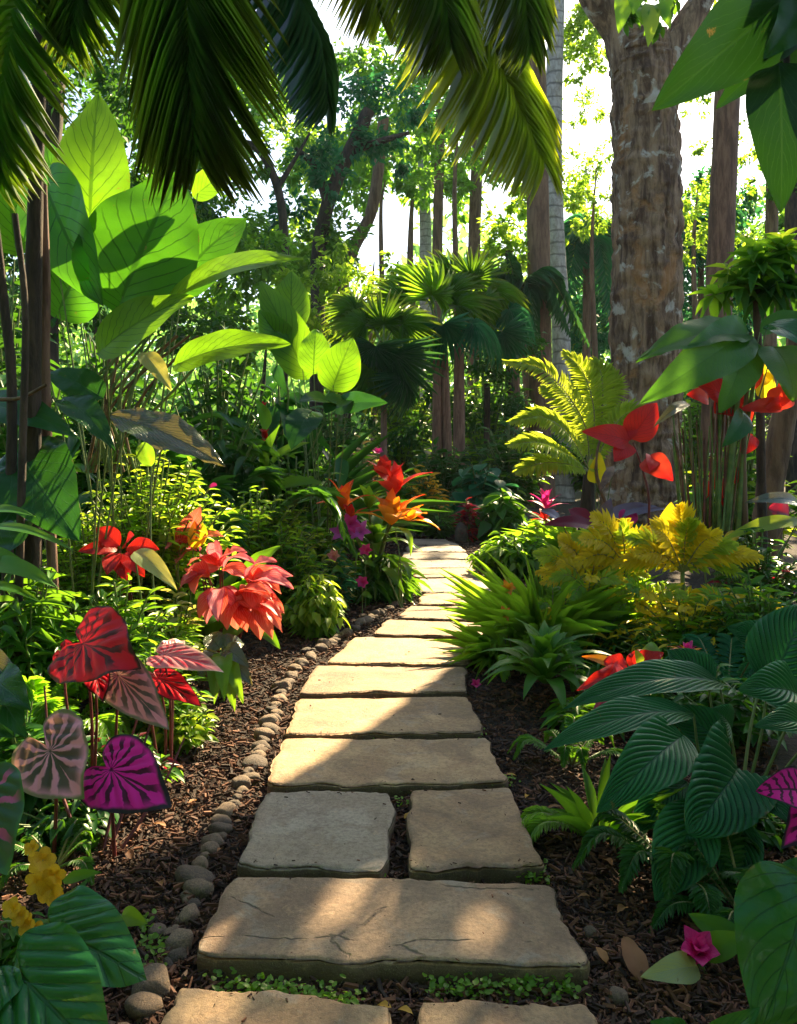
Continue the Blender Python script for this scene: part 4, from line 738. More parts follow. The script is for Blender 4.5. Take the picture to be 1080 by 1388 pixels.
for i in range(16):
    x0 = 150 + random.uniform(-50, 60); tube_obj('stalk', [P(150 + random.uniform(-35, 35), 640, 5.4), P(x0 + random.uniform(10, 40), 540, 5.3), P(x0 + random.uniform(30, 110), 455, 5.3)], [.013, .009], STALK_G if i % 3 else STALK_B, t, 6, 8)
t = plant('elephant_ear', 'smaller elephant ear with upright rounded green leaves behind the giant one', 'elephant ear', 440, 8.0)
for b, e, w_ in [((425, 500, 7.9), (428, 446, 8.1), 46), ((452, 522, 7.7), (478, 458, 7.8), 60), ((410, 500, 8.2), (352, 380, 8.3), 60), ((395, 440, 8.4), (395, 368, 8.6), 52), ((470, 540, 7.6), (440, 560, 7.3), 44), ((460, 550, 7.6), (526, 546, 7.2), 34), ((385, 470, 8.2), (350, 420, 8.1), 46), ((420, 560, 7.7), (395, 610, 7.4), 50), ((450, 545, 7.5), (405, 545, 7.2), 40)]:
    BL(t, b, e, w_, BROAD_D if b[1] > 538 else ELEPH, 'ovate', face=(.1, -1, .25) if e[1] < b[1] else (0, -.6, .8), arch=.08, **E)
# dark drooping broad leaves under the palm
t = plant('philodendron', 'dark philodendron with drooping silvery leaves under the giant elephant ear', 'philodendron', 110, 4.75)
D = dict(wave=.05, nu=24, nv=10, quilt=.03, nq=9)
BL(t, (150, 562, 4.5), (306, 632, 4.2), 62, BROAD_S, 'lance', arch=.06, face=(.25, -.75, .65), tear=.10, **D)
BL(t, (-30, 550, 4.6), (108, 594, 4.3), 62, BROAD_D, 'ovate', arch=.1, face=(0, -.75, .65), **D)
BL(t, (85, 540, 4.6), (156, 612, 4.3), 48, BROAD_D, 'ovate', arch=.1, face=(.5, -.8, .4), **D)
BL(t, (20, 610, 4.5), (108, 735, 4.1), 120, BROAD_D, 'ovate', arch=.1, face=(.15, -.9, .4), **D)
BL(t, (140, 540, 4.7), (62, 505, 4.8), 50, BROAD_D, 'ovate', arch=.1, face=(0, -.8, .6), **D)
BL(t, (20, 690, 4.3), (-40, 800, 4.0), 110, BROAD_D, 'ovate', arch=.1, face=(-.1, -.9, .4), **D)
BL(t, (192, 478, 4.8), (232, 530, 4.7), 30, PALEL, 'ovate', arch=.1, face=(.4, -.8, .4), **D)
tube_obj('aerial_root', [P(-20, 540, 4.3), P(25, 540, 4.25), P(62, 522, 4.2)], [.012, .009], STALK_B, t, 8, 12, .15)
# masses of undergrowth, far to near
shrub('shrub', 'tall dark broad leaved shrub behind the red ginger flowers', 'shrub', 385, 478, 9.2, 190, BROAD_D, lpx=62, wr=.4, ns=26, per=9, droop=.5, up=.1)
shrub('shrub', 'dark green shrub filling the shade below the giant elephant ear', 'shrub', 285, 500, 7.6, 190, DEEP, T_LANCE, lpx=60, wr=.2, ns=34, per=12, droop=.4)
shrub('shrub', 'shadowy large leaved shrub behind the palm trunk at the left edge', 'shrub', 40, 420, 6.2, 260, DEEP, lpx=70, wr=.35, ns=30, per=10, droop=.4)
shrub('shrub', 'dark leafy shrub under the far elephant ear beside the rust coloured flowers', 'shrub', 460, 590, 10.5, 150, MIDG, lpx=24, ns=36, per=14)
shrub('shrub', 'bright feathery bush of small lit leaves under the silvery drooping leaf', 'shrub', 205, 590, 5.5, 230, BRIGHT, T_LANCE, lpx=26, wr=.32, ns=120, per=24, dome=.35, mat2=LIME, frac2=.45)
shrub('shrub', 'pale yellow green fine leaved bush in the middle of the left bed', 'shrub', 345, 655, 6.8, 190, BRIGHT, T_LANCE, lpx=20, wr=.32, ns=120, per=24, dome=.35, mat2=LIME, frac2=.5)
shrub('shrub', 'soft mid green bush between the coral leaves and the orange bromeliads', 'shrub', 425, 690, 7.6, 110, MIDG, T_LANCE, lpx=26, wr=.3, ns=50, per=18)
shrub('shrub', 'round lime green bush at the mulch edge beside the coral leaved plant', 'shrub', 426, 772, 6.3, 92, BRIGHT, T_OVATE, lpx=24, wr=.42, ns=60, per=16, droop=.5, topmat=LIME)
shrub('shrub', 'dark green foot bush beneath the orange bromeliads', 'shrub', 515, 742, 7.8, 96, MIDG, T_LANCE, lpx=46, wr=.2, ns=34, per=10, droop=.4)
shrub('shrub', 'leafy green bush of star shaped whorls left of the coral leaves', 'shrub', 165, 768, 4.5, 170, MIDG, T_LANCE, lpx=36, wr=.25, ns=50, per=16, topmat=BRIGHT)
shrub('shrub', 'pale star leaved bush in front of the coral leaved plant', 'shrub', 240, 792, 4.9, 120, BRIGHT, T_LANCE, lpx=34, wr=.24, ns=34, per=15, topmat=PALEL)
shrub('shrub', 'low yellow green bush on the mulch beside the striped caladiums', 'shrub', 247, 945, 3.95, 105, BRIGHT, T_OVATE, lpx=26, wr=.45, ns=40, per=9, topmat=LIME, low=.3)
shrub('shrub', 'dim green shrub behind the red caladium at the left edge', 'shrub', 40, 745, 4.2, 170, MIDG, T_LANCE, lpx=60, wr=.22, ns=44, per=12, droop=.3)
shrub('shrub', 'dark shrub at the left edge beneath the pink and green caladium', 'shrub', 30, 940, 3.3, 190, DEEP, lpx=46, wr=.4, ns=30, per=12)
shrub('shrub', 'mottled bush with white and green leaves below the purple orchid', 'shrub', 450, 735, 7.2, 70, TEAL, T_LANCE, lpx=24, wr=.3, ns=30, per=14, mat2=PALEL, frac2=.2)
fernclump('fern', 'dark fern in the shade by the left edge above the red caladium', 'fern', 20, 3.9, 9, 200, MIDG, el=(30, 70), nl=36)
fernclump('fern', 'small green fern on the mulch behind the yellow orchids', 'fern', 75, 2.85, 9, 95, MIDG, el=(15, 55), nl=30)
fernclump('fern', 'dark feathery fern behind the philodendron leaves', 'fern', 250, 7.0, 11, 330, DEEP, el=(45, 82), nl=44)
grassy('strap_leaf_plant', 'strappy dark plant between the far elephant ear and fan palms', 'strap plant', 405, 9.8, 90, 190, 9, DEEP)
grassy('strap_leaf_plant', 'clump of thin arching yellow green blades behind the coral leaves', 'strap plant', 262, 5.6, 34, 130, 4, BRIGHT, el=(45, 80), T=T_GRASS)
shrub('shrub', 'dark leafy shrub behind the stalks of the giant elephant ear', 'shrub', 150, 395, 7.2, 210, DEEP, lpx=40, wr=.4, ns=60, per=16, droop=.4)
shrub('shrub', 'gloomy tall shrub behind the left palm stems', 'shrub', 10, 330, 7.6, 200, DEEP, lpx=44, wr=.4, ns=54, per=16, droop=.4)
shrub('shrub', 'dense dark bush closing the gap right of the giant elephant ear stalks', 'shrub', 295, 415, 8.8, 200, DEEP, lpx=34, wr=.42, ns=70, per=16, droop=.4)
# long leaf blades at the left edge
t = plant('cordyline', 'long narrow green blades reaching in at the left edge', 'cordyline', -40, 3.6)
for b, e, w_ in [((-30, 720, 3.6), (102, 748, 3.4), 17), ((-40, 742, 3.55), (60, 792, 3.4), 20), ((-40, 770, 3.5), (80, 798, 3.3), 34), ((-30, 800, 3.5), (58, 818, 3.3), 16), ((-30, 700, 3.7), (48, 700, 3.6), 18)]:
    BL(t, b, e, w_, MIDG, 'lance', arch=.12, face=(0, -.5, .85))
# red ginger flowers
t = plant('ginger_plant', 'slender ginger plant with three crimson flower cones before the dark shrub', 'ginger', 362, 7.9)
tube_obj('stem', [(t.location.x, 7.9, 0), P(356, 640, 7.9), P(360, 545, 7.8)], [.014, .01], STALK_G, t)
for x, y in ((356, 552), (359, 588), (360, 603)):
    p = P(x, y, 7.75)
    fl = thing('flower', None, None, (0, 0, 0)); fl.parent = t; fl.location = p - V(*t.location); petals(fl, p - V(0, 0, .05), 9, .11, .06, REDL, 62, face=(0, -.3, 1)); del_ = None
for b, e in [((362, 640, 7.9), (420, 600, 7.5)), ((360, 620, 7.9), (300, 575, 7.6)), ((360, 585, 7.9), (345, 540, 7.6)), ((362, 650, 7.9), (380, 575, 7.5)), ((360, 665, 7.8), (330, 720, 7.4)), ((363, 670, 7.8), (440, 655, 7.4))]:
    BL(t, b, e, 22, MIDG, 'lance', None, arch=.12)
# coral leaved plant
t = plant('coral_bract_plant', 'big coral pink plant with pointed drooping bracts at the left bed edge', 'foliage plant', 305, 5.5)
for cx, cy, cz, n_, L_, a0, a1, m_ in [(268, 745, 5.4, 6, 42, 30, 215, POINK), (300, 770, 5.2, 8, 52, -30, 200, POINK), (335, 790, 5.1, 8, 58, -75, 60, POINK), (318, 812, 5.0, 8, 56, -110, 20, POINS), (298, 795, 5.0, 6, 50, -130, -40, POINK), (345, 818, 4.95, 6, 50, -85, 5, POINS), (285, 780, 5.1, 4, 40, 150, 230, POINK)]:
    for k in range(n_):
        an = R(a0 + (a1 - a0) * (k + .5) / n_ + random.uniform(-9, 9)); l_ = L_ * random.uniform(.75, 1.15); ex, ey = cx + math.cos(an) * l_, cy - math.sin(an) * l_ * .8 + 8
        BL(t, (cx + math.cos(an) * 3, cy - math.sin(an) * 3, cz), (ex, ey, cz - random.uniform(.02, .3)), random.uniform(20, 30), m_ if k % 3 else POINS, 'lance', STALK_R if k % 3 == 0 else None, arch=.16, fold=.35, wave=.08, face=(math.cos(an) * .5, -.7, .5 + math.sin(an) * .3), nu=16, nv=8, name='bract', root=(t.location.x, 5.5, 0))
for b, e in [((330, 840, 5.3), (300, 880, 5.1)), ((310, 830, 5.3), (270, 850, 5.1)), ((330, 830, 5.4), (380, 880, 5.2)), ((300, 820, 5.5), (245, 815, 5.4)), ((330, 790, 5.6), (380, 740, 5.6))]:
    BL(t, b, e, 30, MIDG, 'ovate', STALK_G, arch=.15)
t = plant('croton', 'tall yellow and rose croton leaves rising above the coral plant', 'croton', 250, 5.3)
BL(t, (243, 742, 5.3), (272, 686, 5.3), 30, POINS, 'lance', face=(.3, -.9, .2)); BL(t, (262, 744, 5.28), (268, 700, 5.3), 28, GOLD, 'lance', face=(.6, -.8, .1)); BL(t, (232, 742, 5.3), (212, 690, 5.3), 28, CREAM, 'lance', face=(-.2, -.9, .2)); BL(t, (240, 748, 5.3), (224, 700, 5.35), 26, LIME, 'lance', face=(-.3, -.9, .2))
t = plant('red_leaf_plant', 'small scarlet leaved plant left of the coral one', 'foliage plant', 175, 4.9)
for b, e, w_ in [((160, 745, 4.8), (105, 748, 4.7), 20), ((162, 740, 4.8), (130, 715, 4.8), 24), ((172, 742, 4.8), (216, 745, 4.7), 22), ((170, 740, 4.8), (182, 726, 4.7), 22), ((168, 750, 4.8), (172, 790, 4.6), 26), ((172, 750, 4.8), (196, 782, 4.6), 24), ((160, 750, 4.8), (145, 780, 4.6), 22)]:
    BL(t, b, e, w_ * 1.2, REDL, 'lance', STALK_R, arch=.1)
t = plant('calathea', 'single pale silvery leaf hanging in front of the coral plant', 'calathea', 215, 4.6); BL(t, (182, 748, 4.6), (240, 800, 4.4), 30, PALEL, 'ovate', arch=.12, face=(.3, -.8, .5)); BL(t, (205, 632, 4.9), (192, 600, 5), 24, BRIGHT, 'round', arch=.05, face=(0, -1, .3))
t = plant('anthurium', 'tiny crimson anthurium bloom above the pale fine leaved bush', 'anthurium', 287, 6.4); BL(t, (281, 668, 6.4), (294, 658, 6.3), 14, PINKF, 'round', STALK_G, sr=.004, name='petal'); BL(t, (300, 720, 6.5), (330, 690, 6.4), 24, MIDG); BL(t, (280, 720, 6.5), (262, 690, 6.4), 24, MIDG)
# drooping green plant
t = plant('hosta', 'green plant with drooping ribbed leaves on the mulch under the coral bracts', 'hosta', 305, 4.75)
for b, e, w_ in [((300, 890, 4.7), (342, 930, 4.5), 34), ((300, 885, 4.7), (338, 905, 4.5), 32), ((302, 885, 4.7), (318, 965, 4.4), 30), ((298, 890, 4.7), (290, 955, 4.4), 30), ((300, 885, 4.7), (330, 955, 4.4), 28), ((296, 885, 4.8), (268, 925, 4.6), 30), ((300, 880, 4.8), (330, 872, 4.9), 32), ((298, 880, 4.8), (280, 862, 4.9), 30), ((302, 885, 4.65), (304, 950, 4.35), 28)]:
    BL(t, b, e, w_, BROAD_S if e[1] < 932 else BRIGHT, 'ovate', arch=.22, quilt=.05, nq=9, nu=26, nv=8, face=(.1, -.75, .7))
# caladiums
t = plant('caladium', 'deep red caladium leaf with black veins held on a pink stalk', 'caladium', 120, 3.25)
K = dict(lobe=.22, wave=.05, nu=24, nv=12, quilt=.03, nq=6, slant=.5)
BL(t, (112, 872, 3.2), (186, 903, 2.95), 120, CAL_R, 'heart', STALK_R, arch=.08, face=(.15, -.92, .45), **{**K, 'lobe': .35}); BL(t, (85, 885, 3.3), (118, 925, 3.2), 38, CAL_R, 'heart', STALK_R, face=(-.4, -.8, .4), **K)
BL(t, (128, 912, 3.15), (140, 952, 3.05), 38, CAL_R, 'heart', STALK_R, face=(.4, -.8, .3), **K)
t = plant('caladium', 'long pink and grey striped caladium leaf between red and white pink ones', 'caladium', 150, 3.2)
BL(t, (160, 915, 3.15), (230, 990, 2.95), 69, CAL_S, 'heart', STALK_R, arch=.1, face=(-.1, -.85, .55), **{**K, 'lobe': .35})
t = plant('caladium', 'white and pink caladium with red veins over a crimson leaf by the mulch', 'caladium', 225, 3.6)
BL(t, (222, 888, 3.55), (304, 912, 3.4), 47, CAL_W, 'heart', STALK_R, arch=.12, face=(.05, -.6, .8), **K); BL(t, (215, 920, 3.55), (274, 958, 3.4), 44, CAL_R, 'heart', STALK_R, arch=.1, face=(.1, -.7, .7), **K); BL(t, (205, 915, 3.6), (180, 945, 3.5), 34, REDL, 'ovate', STALK_R, **K)
BL(t, (230, 880, 3.7), (250, 868, 3.8), 33, CAL_W, 'heart', STALK_R, **K)
t = plant('caladium', 'oval caladium leaf with blush pink and dark green bands', 'caladium', 85, 2.95)
BL(t, (68, 1018, 2.82), (112, 1082, 2.66), 112, CAL_P, 'heart', STALK_R, arch=.05, face=(0, -.9, .45), **{**K, 'lobe': .55})
t = plant('caladium', 'magenta caladium leaf with dark veins just above the mulch', 'caladium', 155, 2.95)
BL(t, (150, 1043, 2.82), (233, 1095, 2.66), 105, CAL_M, 'heart', STALK_R, arch=.07, face=(.1, -.85, .55), **{**K, 'lobe': .32})
for dx, x1, y1 in ((0, 190, 960), (10, 215, 940), (-30, 60, 930), (25, 250, 1000)): tube_obj('stalk', [P(140 + dx, 1150, 2.95), P((140 + x1) / 2 + dx, (1150 + y1) / 2 - 10, 3.1), P(x1, y1, 3.2)], [.007, .004], STALK_R, t, 6)
t = plant('caladium', 'dark green caladium leaf with pink centre cut by the left edge', 'caladium', -20, 2.55)
BL(t, (-25, 1085, 2.5), (8, 1186, 2.35), 116, CAL_E, 'heart', arch=.06, face=(.15, -.92, .35), **{**K, 'lobe': .35})
t = plant('philodendron', 'grey green philodendron leaves at the left edge over the banded caladium', 'philodendron', -20, 3.0)
for b, e, w_, m_ in [((-10, 920, 2.9), (42, 962, 2.7), 60, BROAD_D), ((-30, 880, 3.0), (38, 940, 2.85), 36, BROAD_S), ((-20, 960, 2.85), (20, 1000, 2.75), 60, BROAD_D), ((0, 940, 2.85), (36, 1000, 2.7), 44, BROAD_D)]: BL(t, b, e, w_, m_, 'ovate', arch=.1, wave=.06)
shrub('shrub', 'low dark leafy plant under the banded caladium leaf', 'shrub', 85, 1070, 3.05, 150, DEEP, lpx=40, wr=.45, ns=26, per=8, droop=.4)
shrub('shrub', 'low red tinged leafy plant between the caladium stalks', 'shrub', 165, 985, 3.4, 150, MIDG, lpx=34, wr=.4, ns=34, per=9, droop=.3, mat2=MAROON, frac2=.12)
shrub('shrub', 'fine green bush behind the white and pink caladium', 'shrub', 205, 860, 4.0, 140, MIDG, T_LANCE, lpx=28, wr=.3, ns=60, per=14, mat2=LIME, frac2=.25)
fernclump('fern', 'bright fern fronds at the left edge behind the red caladium', 'fern', 60, 3.8, 12, 180, BRIGHT, el=(35, 75), nl=40)
shrub('shrub', 'yellow green bush behind the small scarlet leaved plant', 'shrub', 120, 690, 5.2, 190, BRIGHT, T_LANCE, lpx=24, wr=.34, ns=110, per=20, dome=.4, mat2=LIME, frac2=.5)
shrub('shrub', 'fine leaved green bush right behind the coral plant', 'shrub', 390, 705, 6.6, 130, MIDG, T_LANCE, lpx=22, wr=.32, ns=80, per=18, mat2=LIME, frac2=.35)
shrub('shrub', 'leafy green bush at the back of the left bed below the smaller elephant ear', 'shrub', 400, 610, 8.6, 200, MIDG, lpx=30, wr=.42, ns=60, per=14, mat2=BRIGHT, frac2=.3)
# yellow orchids
t = plant('orchid', 'stem of spotted yellow orchid flowers rising at the lower left', 'orchid', 60, 2.35, 'yellow orchids')
tube_obj('stem', [P(62, 1300, 2.35), P(70, 1230, 2.35), P(52, 1150, 2.35)], [.006, .004], STALK_G, t)
for i, (x, y, r) in enumerate(((58, 1166, 40), (74, 1186, 38), (52, 1196, 36), (70, 1206, 44), (80, 1222, 26), (44, 1150, 24))):
    p = P(x, y, 2.32 - .01 * i); fl = thing('flower', None, None, (0, 0, 0)); fl.parent = t; fl.location = p - V(*t.location)
    petals(fl, p, 5, M_(r * .5, 2.3), M_(r * .4, 2.3), YELLF, 15, face=(random.uniform(-.5, .5), -.9, random.uniform(0, .5)), wave=.05, shape='round')
BL(t, (85, 1195, 2.4), (138, 1182, 2.35), 16, MIDG, 'lance', None, arch=.1); BL(t, (62, 1290, 2.4), (120, 1190, 2.5), 24, MIDG, 'lance', None); BL(t, (55, 1290, 2.4), (95, 1235, 2.5), 26, BRIGHT, 'lance', None)
t = plant('orchid', 'sideways spray of small yellow orchid flowers beside the left edge', 'orchid', 5, 2.25, 'yellow orchids')
tube_obj('stem', [P(0, 1300, 2.25), P(5, 1250, 2.25), P(70, 1270, 2.2)], [.005, .003], STALK_G, t)
for i, (x, y, r) in enumerate(((18, 1232, 26), (30, 1242, 24), (40, 1254, 28), (52, 1262, 24), (64, 1268, 22))):
    p = P(x, y, 2.2 - .008 * i); fl = thing('flower', None, None, (0, 0, 0)); fl.parent = t; fl.location = p - V(*t.location)
    petals(fl, p, 5, M_(r * .6, 2.2), M_(r * .5, 2.2), YELLF, 20, face=(random.uniform(-.4, .6), -.8, .5), wave=.05, shape='round')
# glossy leaves bottom left
t = plant('philodendron', 'glossy heart leaved philodendron in the lower left corner', 'philodendron', 40, 2.0)
H_ = dict(wave=.06, nu=26, nv=14, quilt=.05, nq=6, slant=.55)
BL(t, (75, 1262, 2.12), (200, 1330, 1.98), 130, PHILO, 'heart', arch=.10, face=(.15, -.62, .78), **{**H_, 'lobe': .22}); BL(t, (35, 1330, 1.95), (150, 1450, 1.85), 160, PHILO, 'heart', arch=.10, face=(-.05, -.6, .8), **{**H_, 'lobe': .3})
BL(t, (-20, 1330, 1.95), (-60, 1420, 1.85), 110, PHILO, 'heart', arch=.10, face=(-.1, -.7, .7), **{**H_, 'lobe': .3}); BL(t, (165, 1240, 2.3), (200, 1252, 2.25), 26, BRIGHT, 'ovate', arch=.1)
shrub('shrub', 'small leafy seedling bush at the lower left behind the glossy leaves', 'shrub', 20, 1235, 2.3, 120, MIDG, lpx=34, ns=16, per=9)
# bromeliads
t = plant('bromeliad', 'bromeliad cluster with flaming orange and yellow bracts by the path bend', 'bromeliad', 505, 7.9)
rosette(t, P(508, 742, 7.8), 26, M_(66, 7.8), M_(14, 7.8), MIDG, (-5, 60), 'strap', .2)
def head(c, n, L, w_, m_, el=(35, 85), nm='bract'): rosette(t, P(*c), n, M_(L * 1.28, c[2] - .25), M_(w_ * 1.3, c[2]), m_, el, 'lance', .12, nm, az0=random.uniform(0, 360))
head((464, 692, 7.6), 9, 44, 15, ORANGE, (10, 80)); head((534, 672, 7.7), 9, 50, 17, SCARL, (20, 85)); head((520, 650, 7.9), 6, 36, 15, SCARL, (20, 80)); head((530, 712, 7.5), 11, 50, 17, ORANGE2, (10, 80)); head((540, 700, 7.6), 7, 44, 16, ORANGE, (-10, 50)); head((500, 690, 7.7), 8, 34, 12, BRIGHT, (20, 80)); head((555, 706, 7.6), 6, 34, 15, ORANGE2, (-20, 40)); head((475, 706, 7.5), 6, 26, 10, SCARL, (10, 80))
for c in ((464, 692, 7.6), (534, 672, 7.7), (530, 712, 7.5), (500, 690, 7.7)): tube_obj('stem', [P(508, 775, 7.8), P((508 + c[0]) / 2, 735, 7.75), P(*c)], [.02, .012], STALK_G, t)
t = plant('orchid', 'purple orchid blooms just below the orange bromeliad bracts', 'orchid', 474, 7.4)
tube_obj('stem', [P(480, 800, 7.4), P(482, 755, 7.4), P(476, 722, 7.35)], [.01, .006], STALK_G, t)
for x, y in ((463, 724), (487, 722), (474, 712)):
    p = P(x, y, 7.3); fl = thing('flower', None, None, (0, 0, 0)); fl.parent = t; fl.location = p - V(*t.location); petals(fl, p, 6, M_(18, 7.3), M_(11, 7.3), PURPF if y > 715 else PINKF, 20, face=(0, -.8, .5))
for x, y, z_, lb in ((495, 747, 7.3, 'small rose pink bloom below the purple orchid'), (491, 790, 7.0, 'small dark pink bloom low under the bromeliads near the mulch'), (452, 755, 6.9, 'pale pink and white bloom among the mottled bush leaves')):
    t = plant('impatiens', lb, 'flower', x, z_); p = P(x, y, z_); tube_obj('stem', [(t.location.x, z_, 0), p], [.005, .004], STALK_G, t); petals(t, p, 6, M_(11, z_), M_(9, z_), PINKF if x != 452 else CAL_W, 25, face=(0, -.8, .5)); BL(t, (x, y + 14, z_), (x + 14, y + 22, z_ - .1), 10, MIDG, 'ovate', None)
t = plant('strap_leaf_plant', 'few drooping yellow green strap leaves under the orange bromeliads', 'strap plant', 548, 7.3)
BL(t, (535, 715, 7.4), (556, 755, 7.2), 12, BRIGHT, 'strap', arch=.3, face=(.5, -.6, .6)); BL(t, (540, 760, 7.3), (556, 792, 7.1), 10, MIDG, 'strap', arch=.2, face=(.5, -.6, .6)); BL(t, (520, 770, 7.3), (548, 804, 7.1), 12, MIDG, 'strap', arch=.2)

# ================================================================ BACK OF THE GARDEN
shrub('flowering_shrub', 'bush with rust orange blossom heads at the back left of the path', 'shrub', 488, 588, 11.6, 92, MIDG, lpx=24, ns=46, per=13, topmat=LG('rust_blossom', (.55, .22, .10), (.65, .32, .18), tw=.3))
shrub('flowering_shrub', 'bush topped with golden orange flowers at the end of the path', 'shrub', 568, 628, 12.9, 88, MIDG, lpx=20, ns=50, per=13, topmat=LG('gold_blossom', (.70, .30, .01), (.75, .45, .02), tw=.4, trans=(1, .6, .03)))
shrub('shrub', 'clump of round blue green leaves right of the golden flowers', 'shrub', 650, 614, 13.4, 92, TEAL, T_ROUND, lpx=28, wr=.85, ns=40, per=7, droop=.5, low=.3)
shrub('shrub', 'low rounded dark green bush right behind the path end', 'shrub', 594, 684, 12.6, 66, MIDG, lpx=13, ns=60, per=15)
shrub('shrub', 'broad leaved green shrub right of the path end', 'shrub', 680, 660, 12.4, 76, MIDG, lpx=34, wr=.5, ns=30, per=9, droop=.4)
shrub('red_shrub', 'small maroon leaved plant between the blue green clump and dark bush', 'shrub', 635, 672, 12.3, 30, MAROON, T_LANCE, lpx=18, ns=18, per=9, mat2=REDL, frac2=.35)
shrub('shrub', 'mid green bush behind the bromeliads left of the path end', 'shrub', 530, 625, 12.6, 90, MIDG, T_LANCE, lpx=26, ns=44, per=13)
shrub('shrub', 'dark leafy hedge plant behind the fan palm stems', 'shrub', 600, 590, 15.0, 130, DEEP, lpx=24, ns=50, per=14)
shrub('shrub', 'shady green shrub between the fan palms and slim trunks', 'shrub', 690, 560, 15.0, 130, DEEP, lpx=24, ns=60, per=15, mat2=BRIGHT, frac2=.12)
shrub('shrub', 'tall dark shrub beyond the rust orange blossom bush', 'shrub', 450, 520, 13.0, 160, DEEP, lpx=30, ns=60, per=14)
shrub('shrub', 'sunlit bushy shrub beyond the fan palms on their left', 'shrub', 545, 480, 18.5, 130, FARY, lpx=24, ns=70, per=14)
shrub('shrub', 'sunlit bushy shrub beyond the fan palms on their right', 'shrub', 660, 470, 19.0, 150, FARY, lpx=24, ns=70, per=14, mat2=MIDG, frac2=.4)
shrub('shrub', 'hazy shrub far behind the massive trunk on its left', 'shrub', 800, 500, 21, 150, OLIVE, lpx=24, ns=70, per=14)
shrub('shrub', 'hazy shrub far behind the massive trunk on its right', 'shrub', 960, 470, 20, 190, OLIVE, lpx=24, ns=80, per=14, mat2=FARY, frac2=.4)
t = plant('impatiens', 'little pink bloom above the bush with rust orange blossoms', 'flower', 512, 11.3); p = P(512, 614, 11.3); tube_obj('stem', [(t.location.x, 11.3, 0), p], [.008, .006], STALK_G, t); petals(t, p, 6, .09, .07, PINKF, 25)
t = plant('rock', 'small pale rock at the foot of the bush behind the path end', 'rock', 625, 12.2); v, f = stone_mesh(4.4, .09, .08, .17); mesh_obj('stone', np.array(v) + (0, 0, .13), f, COBBLE, t, local=True)

# ================================================================ RIGHT BED
shrub('shrub', 'dense rounded green bush beside the path where it bends', 'shrub', 698, 716, 9.1, 118, MIDG, T_LANCE, lpx=27, wr=.3, ns=90, per=17, droop=.35, topmat=BRIGHT)
# sunlit ferns in front of the massive trunk
t = plant('tree_fern', 'large tree fern with brilliantly lit yellow fronds left of the massive trunk', 'fern', 790, 10.2)
c0 = P(800, 640, 10.2); tube_obj('trunk', [V(t.location.x, 10.2, 0), c0], [.12, .08], BARK_DARK, t, 10, 8, .2)
for q in [[(790, 570, 10.1), (740, 505, 10.0), (684, 490, 9.9)], [(805, 560, 10.3), (790, 505, 10.3), (764, 478, 10.3)], [(770, 590, 9.9), (735, 566, 9.7), (692, 572, 9.5)], [(765, 615, 9.8), (730, 600, 9.5), (690, 603, 9.3)], [(815, 570, 10.4), (815, 510, 10.5), (800, 490, 10.5)], [(825, 590, 10.2), (850, 560, 10.0), (872, 560, 9.9)], [(770, 630, 9.8), (735, 628, 9.5), (700, 640, 9.3)], [(785, 580, 10.4), (760, 540, 10.5), (735, 525, 10.6)], [(800, 580, 10.6), (830, 530, 10.8), (826, 500, 10.8)]]:
    frond(t, [c0] + [P(*a) for a in q], 56, .24, .042, FERNY, RACHIS, .012, T_PIN, droop=.25, hint=(0, -.7, .7))
fernclump('fern', 'feathery lit fern at the foot of the tree fern', 'fern', 760, 9.6, 12, 95, BRIGHT, el=(30, 75), nl=30)
grassy('strap_leaf_plant', 'upright strap leaves in front of the tree fern', 'strap plant', 780, 9.3, 40, 95, 9, BRIGHT, el=(50, 85))
t = plant('cordyline', 'yellow leafed cordyline tucked beside the massive trunk', 'cordyline', 812, 9.4); BL(t, (806, 655, 9.4), (812, 612, 9.3), 26, GOLD, 'ovate', STALK_G); BL(t, (806, 640, 9.3), (800, 622, 9.4), 16, LIME, 'ovate'); BL(t, (832, 632, 9.2), (812, 668, 9.0), 12, STALK_B, 'lance', face=(-.4, -.9, .1)); tube_obj('stem', [P(820, 680, 9.3), P(808, 640, 9.3), P(812, 600, 9.3), P(825, 592, 9.3)], [.022, .012], STALK_B, t)
t = plant('ti_plant', 'small ti plant with crimson top left of the purple leaves', 'ti plant', 740, 9.5)
tube_obj('stem', [(t.location.x, 9.5, 0), P(740, 670, 9.5)], [.015, .01], STALK_B, t); rosette(t, P(740, 690, 9.5), 12, .30, .07, PINKF, (10, 85), 'lance', .1); rosette(t, P(738, 705, 9.45), 9, .24, .07, REDL, (-10, 50), 'lance', .1)
t = plant('cordyline', 'purple grey cordyline leaves at the foot of the massive trunk', 'cordyline', 790, 8.6)
for b, e, w_, m_ in [((815, 710, 8.5), (828, 675, 8.5), 18, PURPL), ((815, 706, 8.5), (890, 686, 8.3), 22, PURPL), ((840, 702, 8.5), (905, 690, 8.4), 12, PURPL), ((810, 716, 8.5), (735, 712, 8.3), 22, MAROON), ((800, 712, 8.5), (770, 690, 8.6), 26, MAROON), ((830, 712, 8.4), (892, 730, 8.2), 18, TEAL), ((845, 712, 8.3), (858, 690, 8.4), 26, PINKF), ((760, 706, 8.5), (732, 692, 8.4), 16, PURPL)]:
    BL(t, b, e, w_, m_, 'lance', STALK_B, arch=.12)
